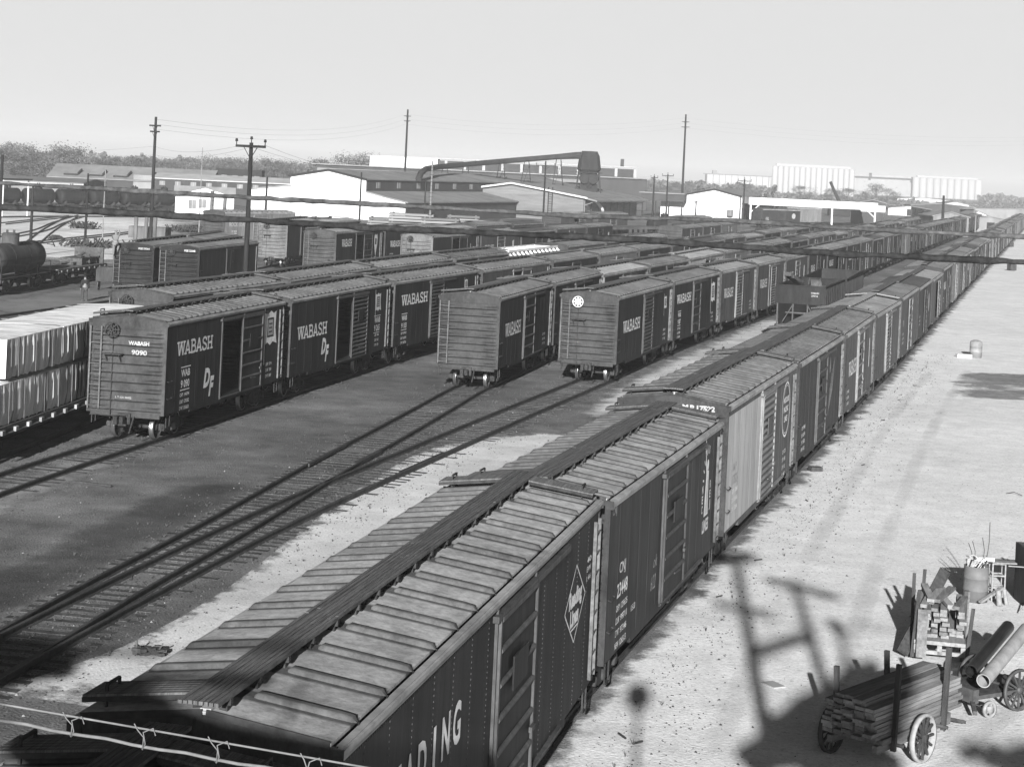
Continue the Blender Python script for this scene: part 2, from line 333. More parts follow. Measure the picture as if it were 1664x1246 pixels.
def body_mesh(L, zE, dy, endk, side, rivets, lod):
    def fn():
        mb = MB(); d0, d1 = dy; z0, z1 = .98, zE-.10
        zt = zE-.42
        for (a, b) in ((-L/2+.03, d0), (d1, L/2-.03)):
            mb.b2(W-.07, W, a, b, z0, z1, 0)
        mb.b2(W-.07, W, d0, d1, zt, z1, 0); mb.b2(W-.07, W+.01, d0, d1, z0, z0+.12, 0)
        mb.b2(-W, -W+.07, -L/2+.03, L/2-.03, z0, z1, 0)
        for sx in (-1, 1):
            mb.b2(sx*(W-.09), sx*(W-.005), -L/2+2.5, L/2-2.5, z0-.13, z0-.002, 0)
        mb.b2(-W+.07, W-.07, -L/2+.04, L/2-.04, 1.02, 1.1, 2)
        mb.b2(-.18, .18, -L/2+.3, L/2-.3, .66, 1.015, 2)
        for k in range(5): y = -L/2+3+(L-6)*k/4; mb.b2(-1.3, 1.3, y-.08, y+.08, .82, 1.018, 2)
        for sg in (-1, 1): end_grid(mb, L, zE, sg, 1, lod)
        if lod < 2:
            # door posts
            for y in (d0-.05, d1+.05): mb.b2(W, W+.045, y-.05, y+.05, z0, zE-.18, 3)
            # sheet seams / rivet lines
            n = int(round(L/ .96))
            for i in range(1, n):
                y = -L/2 + L*i/n
                if d0-.12 < y < d1+.12: continue
                if rivets:
                    z = z0+.08
                    while z < z1-.1: mb.b2(W, W+.005, y-.011, y+.011, z, z+.022, 4); z += .075
                else: mb.b2(W, W+.004, y-.012, y+.012, z0+.05, z1-.05, 0)
            if rivets:
                for zz in (z1-.06, z1-.14):
                    y = -L/2+.1
                    while y < L/2-.1: mb.b2(W, W+.006, y, y+.022, zz, zz+.022, 4); y += .085
            # door tracks
            mb.b2(W, W+.09, d0-.25, d1+(d1-d0)+.1, zE-.33, zE-.24, 3); mb.b2(W, W+.07, d0-.1, d1+(d1-d0)+.05, 1.0, 1.05, 3)
            # brake gear under the floor
            mb.tube([(.55, -1.2, .78), (.55, -.2, .78)], .17, 10, 2); mb.tube([(-.6, .6, .76), (-.6, 1.9, .76)], .2, 10, 2); mb.b2(.5, .95, .6, 1.1, .6, .95, 2)
            for y in (-L/2+.5, L/2-.5):   # corner steps
                for sx in (-1, 1):
                    for dyy in (-.17, .17): mb.bar((sx*1.4, y+dyy, .98), (sx*1.4, y+dyy*.9, .55), .03, .03, 2)
                    mb.bar((sx*1.4, y-.17, .55), (sx*1.4, y+.17, .55), .05, .02, 2)
            # grab irons, near end low
            for z in (1.55, 2.15):
                mb.bar((W+.06, -L/2+.2, z), (W+.06, -L/2+.62, z), .022, .022, 2)
                for yy in (.2, .62): mb.bar((W-.01, -L/2+yy, z+.03), (W+.06, -L/2+yy, z), .02, .02, 2)
        return mb.mesh('body', [side_mat(side), end_mat(endk), M_steel, side_mat('mid' if side in ('dark', 'reefer', 'brown') else 'grey'), side_mat('mid')])
    return cached(('body', L, zE, dy, endk, side, rivets, lod), fn)
def roof_mesh(L, zE, per, rk, lod):
    def fn():
        mb = MB(); zr, ze = zE+.22, zE+.04; XE = 1.37
        for sx in (-1, 1):
            a = [(0, -L/2-.03, zr), (sx*XE, -L/2-.03, ze), (sx*XE, L/2+.03, ze), (0, L/2+.03, zr)]
            mb.add(a + [(x, y, z-.035) for x, y, z in a], [(0,1,2,3), (7,6,5,4), (0,4,5,1), (1,5,6,2), (2,6,7,3)], 0)
            mb.b2(sx*1.39, sx*1.475, -L/2-.03, L/2+.03, zE-.16, zE-.012, 1)
            mb.b2(sx*1.475, sx*1.505, -L/2-.03, L/2+.03, zE-.09, zE-.03, 1)
            for sg in (-1, 1):
                mb.b2(sx*1.37, sx*1.51, sg*(L/2+.031), sg*(L/2+.04), zE-.165, zE-.008, 2)
                mb.bar((sx*.02, sg*(L/2+.037), zr-.015), (sx*1.36, sg*(L/2+.037), ze-.015), .013, .075, 2)
            if per and lod < 3:
                sl = (ze-zr)/XE; k = -40
                while k < 40:
                    y = (k+.5)*per; k += 1
                    if abs(y) > L/2-.3: continue
                    if lod < 2:
                        hw = min(.085, per*.14); vs = []; st = [(.26, .5), (.30, 1), (.5, 1), (1.22, 1), (1.35, .9), (1.405, -.5)]
                        for x, q in st:
                            for an in (0, 36, 72, 108, 144, 180):
                                vs.append((sx*x, y - hw*math.cos(R(an))*(.6+.4*q), zr + sl*x + .062*q*min(1, 1.6*math.sin(R(an))) - .004))
                        fs = [(i*6+j, i*6+j+1, (i+1)*6+j+1, (i+1)*6+j) for i in range(5) for j in range(5)]
                        mb.add(vs, fs, 0, True); mb.add([vs[j] for j in range(30, 36)], [tuple(range(6))], 0)
                    else:
                        mb.bar((sx*.3, y, zr+sl*.3+.02), (sx*1.33, y, ze+.02), .09, .06, 0)
        mb.b2(-.06, .06, -L/2, L/2, zr-.03, zr+.02, 0)
        return mb.mesh('roof', [roof_mat(rk, per), M_fascia, M_steel])
    return cached(('roof', L, zE, per, rk, lod), fn)
def board_mesh(L, zE, n, hw, rk, lod, plats=True):
    def fn():
        mb = MB(); z = zE+.35; g = .012; w_ = (2*hw-(n-1)*g)/n
        rr = random.Random(int(L*100))
        for i in range(n):
            x = -hw + i*(w_+g); y = -L/2-.22; 
            while y < L/2+.2:
                y2 = min(y + rr.uniform(3.4, 4.4), L/2+.22)
                if L/2+.22-y2 < 1: y2 = L/2+.22
                mb.b2(x, x+w_, y, y2-.008, z-.02+rr.uniform(-.004, .004), z+.02+rr.uniform(-.004, .004), 0); y = y2
        if lod < 2:
            k = int(L/.9)
            for i in range(k+1):
                y = -L/2+.15+(L-.3)*i/k
                mb.b2(-hw-.01, hw+.01, y-.035, y+.035, z-.09, z-.021, 1)
                for sx in (-1, 1): mb.b2(sx*(hw-.12), sx*(hw-.03), y-.03, y+.03, zE+.16, z-.088, 1)
            if plats:
                for (yy, sides) in ((L/2-.12, (-1, 1)), (-L/2+.12, (-1,))):
                    sg = 1 if yy > 0 else -1; ya, yb = sorted((yy, yy-sg*.55))
                    for sx in sides:
                        for q in range(6):      # lateral boards of slats
                            y1_ = ya+.55*q/6
                            mb.prism([(sx*(hw+.02), y1_, z-.03), (sx*1.42, y1_, zE+.17), (sx*1.42, y1_, zE+.20), (sx*(hw+.02), y1_, z)], (0, .08, 0), 0)
                        for yq in (ya, yb): mb.bar((sx*(hw+.02), yq, z-.05), (sx*1.42, yq, zE+.15), .03, .05, 1)
                        for yq in (ya+.12, yb-.12): mb.bar((sx*1.2, yq, zE+.05), (sx*1.2, yq, zE+.30), .03, .03, 1)
                        mb.bar((sx*1.2, ya+.12, zE+.30), (sx*1.2, yb-.12, zE+.30), .03, .03, 1)
        return mb.mesh('running_board', [M_plankl if rk == 'light' else M_plank, M_steel])
    return cached(('rb', L, zE, n, hw, rk, lod, plats), fn)
def door_mesh(zE, w_, kind, side, lod):
    def fn():
        mb = MB(); z0, z1 = 1.06, zE-.30; x = W+.035
        if kind == 'reefer':
            mb.b2(x-.03, x+.02, -w_/2, w_/2, z0, z1, 0); mb.b2(x+.02, x+.03, -.01, .01, z0, z1, 1)
            for y in (-w_/2+.1, w_/2-.1):
                for z in (1.5, 2.5, 3.3): mb.b2(x+.02, x+.045, y-.25, y+.25, z-.03, z+.03, 1)
            return mb.mesh('door', [side_mat(side), M_steel])
        mb.b2(x-.02, x, -w_/2, w_/2, z0, z1, 0)
        for y in (-w_/2+.04, w_/2-.04): mb.b2(x, x+.04, y-.04, y+.04, z0, z1, 1)
        mb.b2(x, x+.05, -w_/2+.08, w_/2-.08, z1-.07, z1, 1)
        if kind == 'rib4':
            for q in range(1, 6):
                z = z0+(z1-z0)*q/6
                mb.tube([(x+.01, -w_/2+.1, z), (x+.01, w_/2-.1, z)], .045, 8, 1)
        elif kind == 'corr':
            n = 15 if lod < 2 else 9
            for q in range(n):
                z = z0+.12+(z1-z0-.25)*q/(n-1)
                mb.prism([(x, -w_/2+.1, z-.07), (x+.055, -w_/2+.1, z), (x, -w_/2+.1, z+.045)], (0, w_-.2, 0), 1)
        if kind != 'plain': mb.b2(x+.05, x+.075, -w_*.18, w_*.2, z0+(z1-z0)*.58, z0+(z1-z0)*.75, 0)
        if lod < 2:
            mb.b2(x+.04, x+.09, w_/2-.35, w_/2-.1, 1.75, 1.83, 1); mb.tube([(x+.09, -w_*.1, 1.5), (x+.09, w_*.15, 1.46)], .02, 6, 1)
        return mb.mesh('door', [side_mat(side), side_mat({'dark': 'mid', 'reefer': 'mid', 'brown': 'mid'}.get(side, 'grey'))])
    return cached(('door', zE, w_, kind, side, lod), fn)
def ladder_mesh(zE, where, L):
    def fn():
        mb = MB()
        if where == 'side':
            for y in (L/2-.10, L/2-.52): mb.b2(W+.02, W+.08, y-.025, y+.025, 1.12, zE-.32, 0)
            for q in range(8): z = 1.22+(zE-1.75)*q/7; mb.bar((W+.07, L/2-.52, z), (W+.07, L/2-.10, z), .022, .022, 0)
        else:
            y = -L/2-.14
            for x in (-1.36, -.95): mb.b2(x-.025, x+.025, y-.03, y+.03, 1.12, zE-.25, 0)
            for q in range(8): z = 1.22+(zE-1.7)*q/7; mb.bar((-1.36, y, z), (-.95, y, z), .022, .022, 0)
        return mb.mesh('ladder', [M_grab])
    return cached(('lad', zE, where, L), fn)
def brake_mesh(zE, L, white):
    def fn():
        mb = MB(); y = -L/2-.30; c = (-.52, y, zE-.34)
        mb.ring(c, .255, .022, 'Y', 24, 6, 0); mb.ring((c[0], y+.01, c[2]), .07, .03, 'Y', 12, 6, 0)
        for i in range(8 if not white else 8):
            a = 2*PI*i/8; mb.bar(c, (c[0]+.255*math.cos(a), y, c[2]+.255*math.sin(a)), .05 if white else .03, .02, 0, up=(0,1,0))
        if white: mb.lathe([(.0, 0), (.17, .0), (.17, .02), (0, .02)], 20, 'Y', (c[0], y-.01, c[2]), 0)
        mb.tube([(c[0], y, c[2]), (c[0], -L/2-.05, c[2])], .03, 6, 1)
        mb.b2(c[0]-.12, c[0]+.12, -L/2-.2, -L/2-.06, zE-.5, zE-.2, 1)
        mb.tube([(c[0], -L/2-.12, zE-.5), (c[0], -L/2-.12, .8)], .018, 6, 1)
        mb.b2(c[0]-.28, c[0]+.40, -L/2-.36, -L/2-.08, zE-1.22, zE-1.18, 1)
        for dx in (-.2, .32): mb.bar((c[0]+dx, -L/2-.34, zE-1.22), (c[0]+dx, -L/2-.08, zE-1.5), .03, .03, 1)
        return mb.mesh('brake_wheel', [M_white if white else M_steel, M_steel])
    return cached(('brk', zE, L, white), fn)
def wheel_mesh():
    def fn():
        mb = MB()
        mb.lathe([(0, .06), (.1, .07), (.12, .03), (.3, -.02), (.37, -.01), (.38, .055)], 20, 'X', (0,0,0), 0)
        mb.lathe([(.38, .055), (.415, .055), (.42, .0), (.425, -.055), (.45, -.07), (.45, -.095), (.40, -.1)], 20, 'X', (0,0,0), 1)
        mb.lathe([(.40, -.1), (.36, -.06), (.1, -.06), (0, -.06)], 20, 'X', (0,0,0), 0)
        return mb.mesh('wheel', [M_steel, M_tread])
    return cached('wheel', fn)
def truck_mesh(lod):
    def fn():
        mb = MB()
        for sx in (-1, 1):
            x = sx*.98
            mb.prism([(x-.06, -1.02, .36), (x-.06, -.95, .56), (x-.06, -.45, .72), (x-.06, .45, .72), (x-.06, .95, .56), (x-.06, 1.02, .36), (x-.06, .72, .36), (x-.06, .42, .2), (x-.06, -.42, .2), (x-.06, -.72, .36)], (.12, 0, 0), 0)
            for y in (-.84, .84): mb.b2(x-.09, x+.12*1, y-.11, y+.11, .32, .56, 0); mb.tube([(x, y, .44), (x+sx*.13, y, .44)], .1, 10, 0)
            for y in (-.14, 0, .14): mb.tube([(x+sx*.05, y, .26), (x+sx*.05, y, .52)], .065, 8, 0)
        mb.b2(-1.05, 1.05, -.19, .19, .46, .66, 0); mb.b2(-.16, .16, -.3, .3, .6, .82, 0)
        for y in (-.84, .84): mb.tube([(-.8, y, .42), (.8, y, .42)], .07, 8, 0)
        for y in (-.36, .36): mb.b2(-.85, .85, y-.05, y+.05, .3, .42, 0)
        if lod >= 2:
            for y in (-.84, .84):
                for sx in (-1, 1): mb.tube([(sx*.72, y, .425), (sx*.85, y, .425)], .42, 12, 0)
        return mb.mesh('truck', [M_steel])
    return cached(('truck', lod), fn)
def coupler_mesh():
    def fn():
        mb = MB()      # projects towards -Y from the end sill
        mb.b2(-.09, .09, -.42, .1, .72, .92, 0); mb.b2(-.17, -.02, -.66, -.40, .66, .96, 0); mb.b2(.04, .17, -.60, -.40, .68, .94, 0)
        mb.b2(-.24, .24, -.12, .02, .62, 1.0, 0); mb.tube([(.35, -.05, .9), (.38, -.25, .7), (.34, -.4, .35)], .03, 6, 0)
        mb.tube([(-1.25, -.18, .9), (-.2, -.45, .95)], .018, 5, 0)
        return mb.mesh('coupler', [M_steel])
    return cached('coupler', fn)
def boxcar(L=12.6, zE=4.27, per=.9, side='dark', endk=None, rk='a', door='rib4', w_=2.4, off=0., dc=0., lod=1, rivets=False, white=False, n=3, hw=.22, sign=None, emblem=None, left_end=False, rb=None, plats=True, name='boxcar', brake=True):
    """off = distance the door is slid open towards the far end; dc = door centre"""
    endk = endk or side; root = thing(name, None, 'boxcar')
    op = (dc-w_/2, dc+w_/2)
    link('body', body_mesh(L, zE, op, endk, side, rivets, lod), root)
    link('roof', roof_mesh(L, zE, per, rk, lod), root)
    link('running_board', board_mesh(L, zE, n if lod < 2 else 1, hw, rb or rk, lod, plats), root)
    link('door', door_mesh(zE, w_+.1, door, side, lod), root, (0.012, dc+off, 0))
    tr = L/2-1.9 if L < 14 else L/2-2.2
    for sg in (-1, 1):
        t = link('truck', truck_mesh(lod), root, (0, sg*tr, 0))
        if lod < 2:
            for y in (-.84, .84):
                for sx in (-1, 1): o = link('wheel', wheel_mesh(), t, (sx*.75, y, .42)); o.rotation_euler = (0, 0, 0 if sx > 0 else PI)
        if lod < 3:
            c = link('coupler', coupler_mesh(), root, (0, sg*(L/2), 0)); c.rotation_euler = (0, 0, 0 if sg < 0 else PI)
    if lod < 2:
        link('ladder', ladder_mesh(zE, 'side', L), root); link('ladder', ladder_mesh(zE, 'end', L), root)
        if brake: link('brake_wheel', brake_mesh(zE, L, white), root)
    if sign:
        s = Sign(L); sign(s, L, zE); s.build([M_white, M_chalk, side_mat(side)], root)
    if emblem:
        s = Sign(L, split=False); emblem(s, L, zE); s.build([M_white, M_chalk, side_mat(side)], root)
    return root
def put(root, P, s0, L, label=None, group=None):
    c, a = P.pose(s0, L); root.location = (c.x, c.y, 0); root.rotation_euler = (0, 0, a)
    tag(root, label, None, group); return root

# ---- the marks the photograph shows
def mk_wab(y=1.1, z=2.95, h=.55, w=3.2, num='9 090', df=True, flag=1.0, endt=None, fy=10.9, fz=2.9, left=1.3, t=.17, mark='WAB'):
    def sg(s, L, zE):
        s.slab('R', 'WABASH', y, z, h, w, t=t)
        if num:
            s.new('data_stencil'); s.line('R', (left, 2.55), (left+.95, 2.55), .035); s.text('R', mark, left+.05, 2.22, .24, .85, .03)
            s.text('R', num, left+.05, 1.82, .26, .82, .02); s.line('R', (left, 1.73), (left+.9, 1.73), .035); s.data(left, 1.5, 3, .9)
        if df:
            x = df if df is not True else 3.55
            s.text('R', 'D', x, 1.62, .64, .66, .05, .25); s.text('R', 'F', x+.58, 1.26, .66, .52, .05, .25)
        if endt:
            s.text('E', 'WABASH', .05, 3.42, .13, .78, .04); s.text('E', endt, .18, 3.08, .16, .58, .03); s.text('E', 'L T 630 36002', -.35, 1.52, .07, .6, .02)
        s.data(fy-.4, 1.75, 3, .7)
    def em(s, L, zE):
        k = flag
        if not flag: return
        W_ = 1.5; X = lambda p: [(fy+(x-fy)*W_, y) for x, y in p]
        pts = [(fy-.45*k, fz-.6*k), (fy-.2*k, fz-.5*k), (fy, fz-.62*k), (fy+.2*k, fz-.5*k), (fy+.5*k, fz-.6*k), (fy+.36*k, fz), (fy+.4*k, fz+.62*k), (fy+.2*k, fz+.55*k), (fy, fz+.66*k), (fy-.2*k, fz+.55*k), (fy-.45*k, fz+.6*k)]
        s.pl('R', X(pts)); s.line('R', (fy-.72*k, fz+.9*k), (fy-.60*k, fz-1.3*k), .09*k)
        s.pl('R', X([(fy-.25*k, fz-.32*k), (fy+.25*k, fz-.32*k), (fy+.22*k, fz+.4*k), (fy-.25*k, fz+.4*k)]), 2, .002)
        s.pl('R', X([(fy-.19*k, fz-.25*k), (fy+.19*k, fz-.25*k), (fy+.16*k, fz+.33*k), (fy-.19*k, fz+.33*k)]), 1, .004)
        for q in range(3): s.line('R', (fy-.2*k, fz-.12*k+.15*q*k), (fy+.17*k, fz-.12*k+.15*q*k), .05*k, 2, .006)
    return sg, (em if flag else None)
# ------------------------------------------------------------------ ground
def sheet_mat(name, v, var, scale, lo=.35, hi=.6, nscale=.9):
    m = mat(name, v, var, scale, .95, detail=9, spots=.72, bump=.03, bscale=18, grit=(14, .16)); nt = m.node_tree; n = nt.nodes; l = nt.links
    at_ = n.new('ShaderNodeAttribute'); at_.attribute_name = 'edge'; tc = n.new('ShaderNodeTexCoord')
    t = n.new('ShaderNodeTexNoise'); t.inputs['Scale'].default_value = nscale; t.inputs['Detail'].default_value = 10; t.inputs['Roughness'].default_value = .72; l.new(tc.outputs['Object'], t.inputs['Vector'])
    a = n.new('ShaderNodeMath'); a.operation = 'MULTIPLY_ADD'; a.inputs[1].default_value = 1.5; a.inputs[2].default_value = -.75; l.new(t.outputs[0], a.inputs[0])
    b = n.new('ShaderNodeMath'); l.new(a.outputs[0], b.inputs[0]); l.new(at_.outputs['Fac'], b.inputs[1])
    r = n.new('ShaderNodeMapRange'); r.inputs[1].default_value = lo; r.inputs[2].default_value = hi; l.new(b.outputs[0], r.inputs[0])
    l.new(r.outputs[0], n['Principled BSDF'].inputs['Alpha']); return m
def strip_sheet(name, pts_rows, attrs, m, z):
    mb = MB(); vs = [(p[0], p[1], z) for row in pts_rows for p in row]; k = len(pts_rows[0])
    mb.add(vs, [(i*k+j, i*k+j+1, (i+1)*k+j+1, (i+1)*k+j) for i in range(len(pts_rows)-1) for j in range(k-1)])
    me = mb.mesh(name, m); at_ = me.attributes.new('edge', 'FLOAT', 'POINT')
    at_.data.foreach_set('value', [a for i in range(len(pts_rows)) for a in (attrs[i] if isinstance(attrs[0], list) else attrs)])
    return link(name, me, kind='structure')
def between(L, Rr, n, ends=True):
    """rows of points between two borders (lists of (x, y)); edge fades in from both borders and both ends"""
    PL = Path(L); PR = Path(Rr); rows = []; at_ = []
    fr = [0, .12, .25, .4, .5, .6, .75, .88, 1]; ea = [0, .5, .85, 1, 1, 1, .85, .5, 0]
    for i in range(n+1):
        a = PL.at(PL.L*i/n); b = PR.at(PR.L*i/n); e = min(1, i/ (n*.06)) if ends else 1; e = min(e, (n-i)/(n*.06)) if ends else e
        rows.append([a.lerp(b, f) for f in fr]); at_.append([q*e for q in ea])
    return rows, at_
GZ = -.16
M_cinder = mat('cinder_ground', .132, .45, .55, .97, detail=12, spots=1.25, bump=.05, bscale=16, grit=(16, .38))
gm = MB(); gm.poly([(-3000, -200, GZ), (3000, -200, GZ), (3000, 6000, GZ), (-3000, 6000, GZ)]); gm.build('ground', M_cinder, kind='structure')

T0 = Path([(-9.2, -8), (-6.2, 4), (-2.88, 19.2), (.52, 34.4), (4.45, 48.5), (8.4, 62), (12.3, 75.3), (16.1, 88.5), (20.3, 102.5), (34.4, 151.5), (84, 322), (170.6, 620)])
T1 = Path([(-15.5, 10), (-12.4, 23), (-10.1, 36), (-8.33, 44.6), (-6.15, 54.1), (-3.08, 65.4), (1.02, 80.3), (4.1, 91.15), (7.8, 104.75), (11.9, 119), (19.0, 142), (36.9, 203), (72.2, 323), (160, 618)])
T2 = Path([(-15.5, 10), (-12.42, 23), (-10.15, 36), (-8.8, 44.4), (-7.57, 51), (-5.61, 63.2), (-4.2, 71.2), (-2.57, 80.7), (-1.6, 86.5), (1.2, 99.5), (4.4, 112.5), (8.2, 125.9), (12, 138.5), (16.7, 155.2), (64, 318), (152, 618)])
T3 = Path([(-20.3, 30), (-17.2, 45), (-14.8, 58.3), (-13.2, 66), (-10.6, 78.6), (-7.3, 93.5), (-3.4, 108.2), (1.4, 125), (10.6, 157), (58, 320), (144, 618)])
T4 = Path([(-20.6, 35), (-18.5, 50), (-17.35, 60.5), (-16.5, 69), (-15.3, 78.8), (-12.25, 91.2), (-9.0, 106.2), (-5.0, 122.5), (-.6, 138.2), (4.2, 155), (52, 318), (138, 618)])
T5 = Path([(-13.6, 140), (-7.8, 159.3), (-4.0, 172), (15, 238), (38, 317)])
T6 = Path([(-21.5, 140), (-15.9, 157.5), (-12.4, 171.5), (7.4, 238), (24, 295)])
T7 = Path([(-26.5, 108), (-22.8, 130), (-20.6, 144.4), (-18.6, 157)])
T8 = Path([(-34.5, 85), (-31.4, 104), (-28.9, 117), (-26, 130.2), (-24.7, 141.7), (-22.2, 176), (-19, 196), (-9, 230)])
T9 = Path([(-39.5, 95), (-35.8, 129), (-34.2, 147.4), (-30, 172)])
TG = Path([(9.4, 86), (13.9, 101), (18.2, 115.5), (24.9, 138.5), (42, 199), (78, 322)])
TM = Path([(18.5, 222), (23.6, 239), (32, 268), (47, 318), (133, 614)])
for p, a, b in ((T0, 0, 330), (T1, 0, 330), (T2, 12, 300), (T3, 0, 280), (T4, 0, 190), (TG, 0, 200), (T8, 0, 150), (T9, 0, 75)):
    add_track(p, a, min(b, p.L), ties=p in (T1, T2, T3))
# left far yard tracks
for pts in (((0, 399), (185, 380), (330, 366)), ((40, 404), (80, 372), (118, 351)), ((0, 386), (62, 374), (95, 361), (135, 349)), ((0, 363), (120, 350)), ((-20, 352), (105, 351), (250, 352))):
    q = [gp(x, y)[:2] for x, y in pts]; add_track(Path(q), 0, None, ties=False)

M_pale = sheet_mat('pale_loading_ground', .68, .13, .9, nscale=.8)
rows = []; s = 0
while s < 640:
    c = T0.at(s); t = (T0.at(s+1)-T0.at(s-1)).normalized(); nx = Vector((t.y, -t.x, 0)); rows.append([c+nx*o for o in (.9, 1.5, 2.2, 3.2, 5, 20, 50, 130)]); s += 3
strip_sheet('loading_ground', rows, [.30, .70, .95, 1.15, 1.4, 1.5, 1.5, 1.5], M_pale, GZ+.006)
M_lime = sheet_mat('limestone_strip', .60, .2, .5, lo=-.05, hi=.2, nscale=1.1)
r_, a_ = between([(-9.4, 35.5), (-7.7, 39), (-6.4, 44.6), (-5.7, 50), (-4.9, 56.2), (-3.8, 62.9), (-2.2, 69.4), (1.2, 74)], [(-2.2, 33), (-1.3, 38), (.1, 44.6), (1.9, 50), (3.4, 56.2), (5, 62.9), (7, 69.4), (8, 74)], 60)
strip_sheet('limestone_strip', r_, a_, M_lime, GZ+.008)
r_, a_ = between([(2.6, 78), (6.9, 97.5), (12.6, 118), (19.5, 142)], [(8.5, 78), (14, 97.5), (20, 118), (27, 142)], 40)
strip_sheet('limestone_strip', r_, a_, sheet_mat('limestone_thin', .50, .3, .5, lo=.15, hi=.6, nscale=.7), GZ+.008)
r_, a_ = between([(-90, 186), (-110, 260), (-120, 330)], [(-34, 172), (-40, 235), (-52, 318)], 40)
strip_sheet('yard_gravel', r_, a_, sheet_mat('yard_gravel', .62, .3, .3, nscale=.16, lo=-.05, hi=.35), GZ+.007)
r_, a_ = between([(-36, 118), (-33, 150), (-30, 170)], [(-24.5, 112), (-22, 138), (-20, 160)], 24)
strip_sheet('cinder_path', r_, a_, sheet_mat('cinder_path', .17, .3, .3, nscale=.4, lo=.3, hi=.8), GZ+.009)
# oil-darkened patch on the loading ground
r_, a_ = between([(20.5, 93), (21.5, 98), (23, 104), (25.5, 108)], [(32, 93), (33, 98), (33, 104), (34, 108)], 24)
strip_sheet('oil_stain', r_, a_, sheet_mat('oil_stain', .20, .3, .5, nscale=.35, lo=.72, hi=1.05), GZ+.011)
r_, a_ = between([(-13.6, 40), (-12, 50), (-10.5, 60)], [(-10.4, 40), (-8.2, 50), (-6.6, 60)], 24)
strip_sheet('ash_stain', r_, a_, sheet_mat('ash_stain', .062, .4, .4, nscale=.35, lo=.6, hi=1.4), GZ+.010)
r_, a_ = between([(-18.6, 42), (-16.5, 52), (-14.6, 64)], [(-15.8, 42), (-13.6, 52), (-12.0, 64)], 24)
strip_sheet('gravel_patch', r_, a_, sheet_mat('gravel_patch', .27, .4, .9, nscale=1.2, lo=.35, hi=1.0), GZ+.009)
r_, a_ = between([(-1.2, 62), (4, 82), (7.5, 93)], [(3.0, 64), (7.2, 80), (10.5, 93)], 24)
strip_sheet('gravel_patch', r_, a_, sheet_mat('gravel_patch_b', .24, .4, .9, nscale=.7, lo=.6, hi=1.3), GZ+.009)
# wheel ruts worn across the pale ground
for (q, wd_) in (([(3.2, 30), (6.6, 44), (11.5, 62), (17, 82), (26, 112)], .5), ([(5.2, 30), (8.6, 44), (13.4, 62), (19, 82), (28, 112)], .5), ([(7, 31), (12, 40), (20, 50), (34, 60)], .45)):
    P_ = Path(q); A_ = []; B_ = []
    for i in range(9): u = P_.at(P_.L*i/8); v = P_.at(P_.L*i/8+.5); t = (v-u).normalized(); A_.append((u.x-t.y*wd_, u.y+t.x*wd_)); B_.append((u.x+t.y*wd_, u.y-t.x*wd_))
    r_, a_ = between(A_, B_, 60); strip_sheet('wheel_rut', r_, a_, sheet_mat('wheel_rut', .60, .15, 1.0, nscale=.25, lo=.75, hi=1.9), GZ+.010)
# loose stones and spilled ballast: too many to count
mb = MB(); rr = random.Random(5)
def stone(x, y, r_, z=GZ):
    vs = [(x+r_*rr.uniform(.6, 1)*math.cos(a), y+r_*rr.uniform(.6, 1)*math.sin(a), z) for a in (0, 1.3, 2.5, 3.8, 5.0)]
    mb.add(vs + [(x, y, z+r_*rr.uniform(.5, .9))], [(0,1,5), (1,2,5), (2,3,5), (3,4,5), (4,0,5)], rr.choice((0, 1, 1, 2) if rr.random() < .05 else (0, 0, 1)))
for P_, n, a, b in ((T1, 6500, 5, 95), (T2, 4200, 10, 80), (T3, 2200, 15, 40)):
    for i in range(n):
        d_ = rr.uniform(a, b); c = P_.at(d_); stone(c.x+rr.gauss(0, 1.25), c.y, rr.uniform(.02, .05))
for i in range(1500):
    d_ = rr.uniform(20, 130); c = T0.at(d_); stone(c.x+2.2+abs(rr.gauss(0, 1.0)), c.y, rr.uniform(.02, .05))
for i in range(1400): stone(rr.uniform(-15, -1), rr.uniform(36, 75), rr.uniform(.015, .05))
for i in range(2600):
    d_ = rr.uniform(22, 120); c = T0.at(d_); stone(c.x+1.6+abs(rr.gauss(0, .55)), c.y+rr.uniform(-.3, .3), rr.uniform(.012, .035))
for i in range(1500): y = rr.uniform(31, 75); stone(T0.at(y).x+2+rr.uniform(0, 12), y, rr.uniform(.008, .03))
for i in range(14):
    d_ = rr.uniform(22, 110); c = T0.at(d_); x = c.x+1.7+abs(rr.gauss(0, .6)); a = rr.uniform(0, 3); L = rr.uniform(.08, .3); mb.bar((x, c.y, GZ+.02), (x+L*math.cos(a), c.y+L*math.sin(a), GZ+.04), .03, .03, 0)
mb.build('ballast_stones', [mat('stone_dark', .04, .4, 5), mat('stone_grey', .075, .4, 5), mat('stone_white', .22, .3, 5)], kind='stuff', label='loose ballast stones scattered between the tracks')

wm = MB()
for i in range(900):
    P_, o_ = rr.choice(((T1, 1.6), (T1, -1.7), (T2, -1.8), (T3, 1.7), (T3, -1.6), (T0, -2.4), (T0, 2.0))); d_ = rr.uniform(18, 130); c = P_.at(d_); x, y = c.x+o_+rr.gauss(0, .5), c.y+rr.gauss(0, .5); h = rr.uniform(.04, .16)
    for j in range(6):
        a = rr.uniform(0, 6.28); q = rr.uniform(.02, .07); wm.add([(x-.008, y, GZ), (x+.008, y, GZ), (x+q*math.cos(a), y+q*math.sin(a), GZ+h*rr.uniform(.6, 1))], [(0,1,2)])
wm.build('weeds', [mat('dry_weeds', .06, .5, 3)], kind='stuff', label='sparse dry weeds along the tracks')
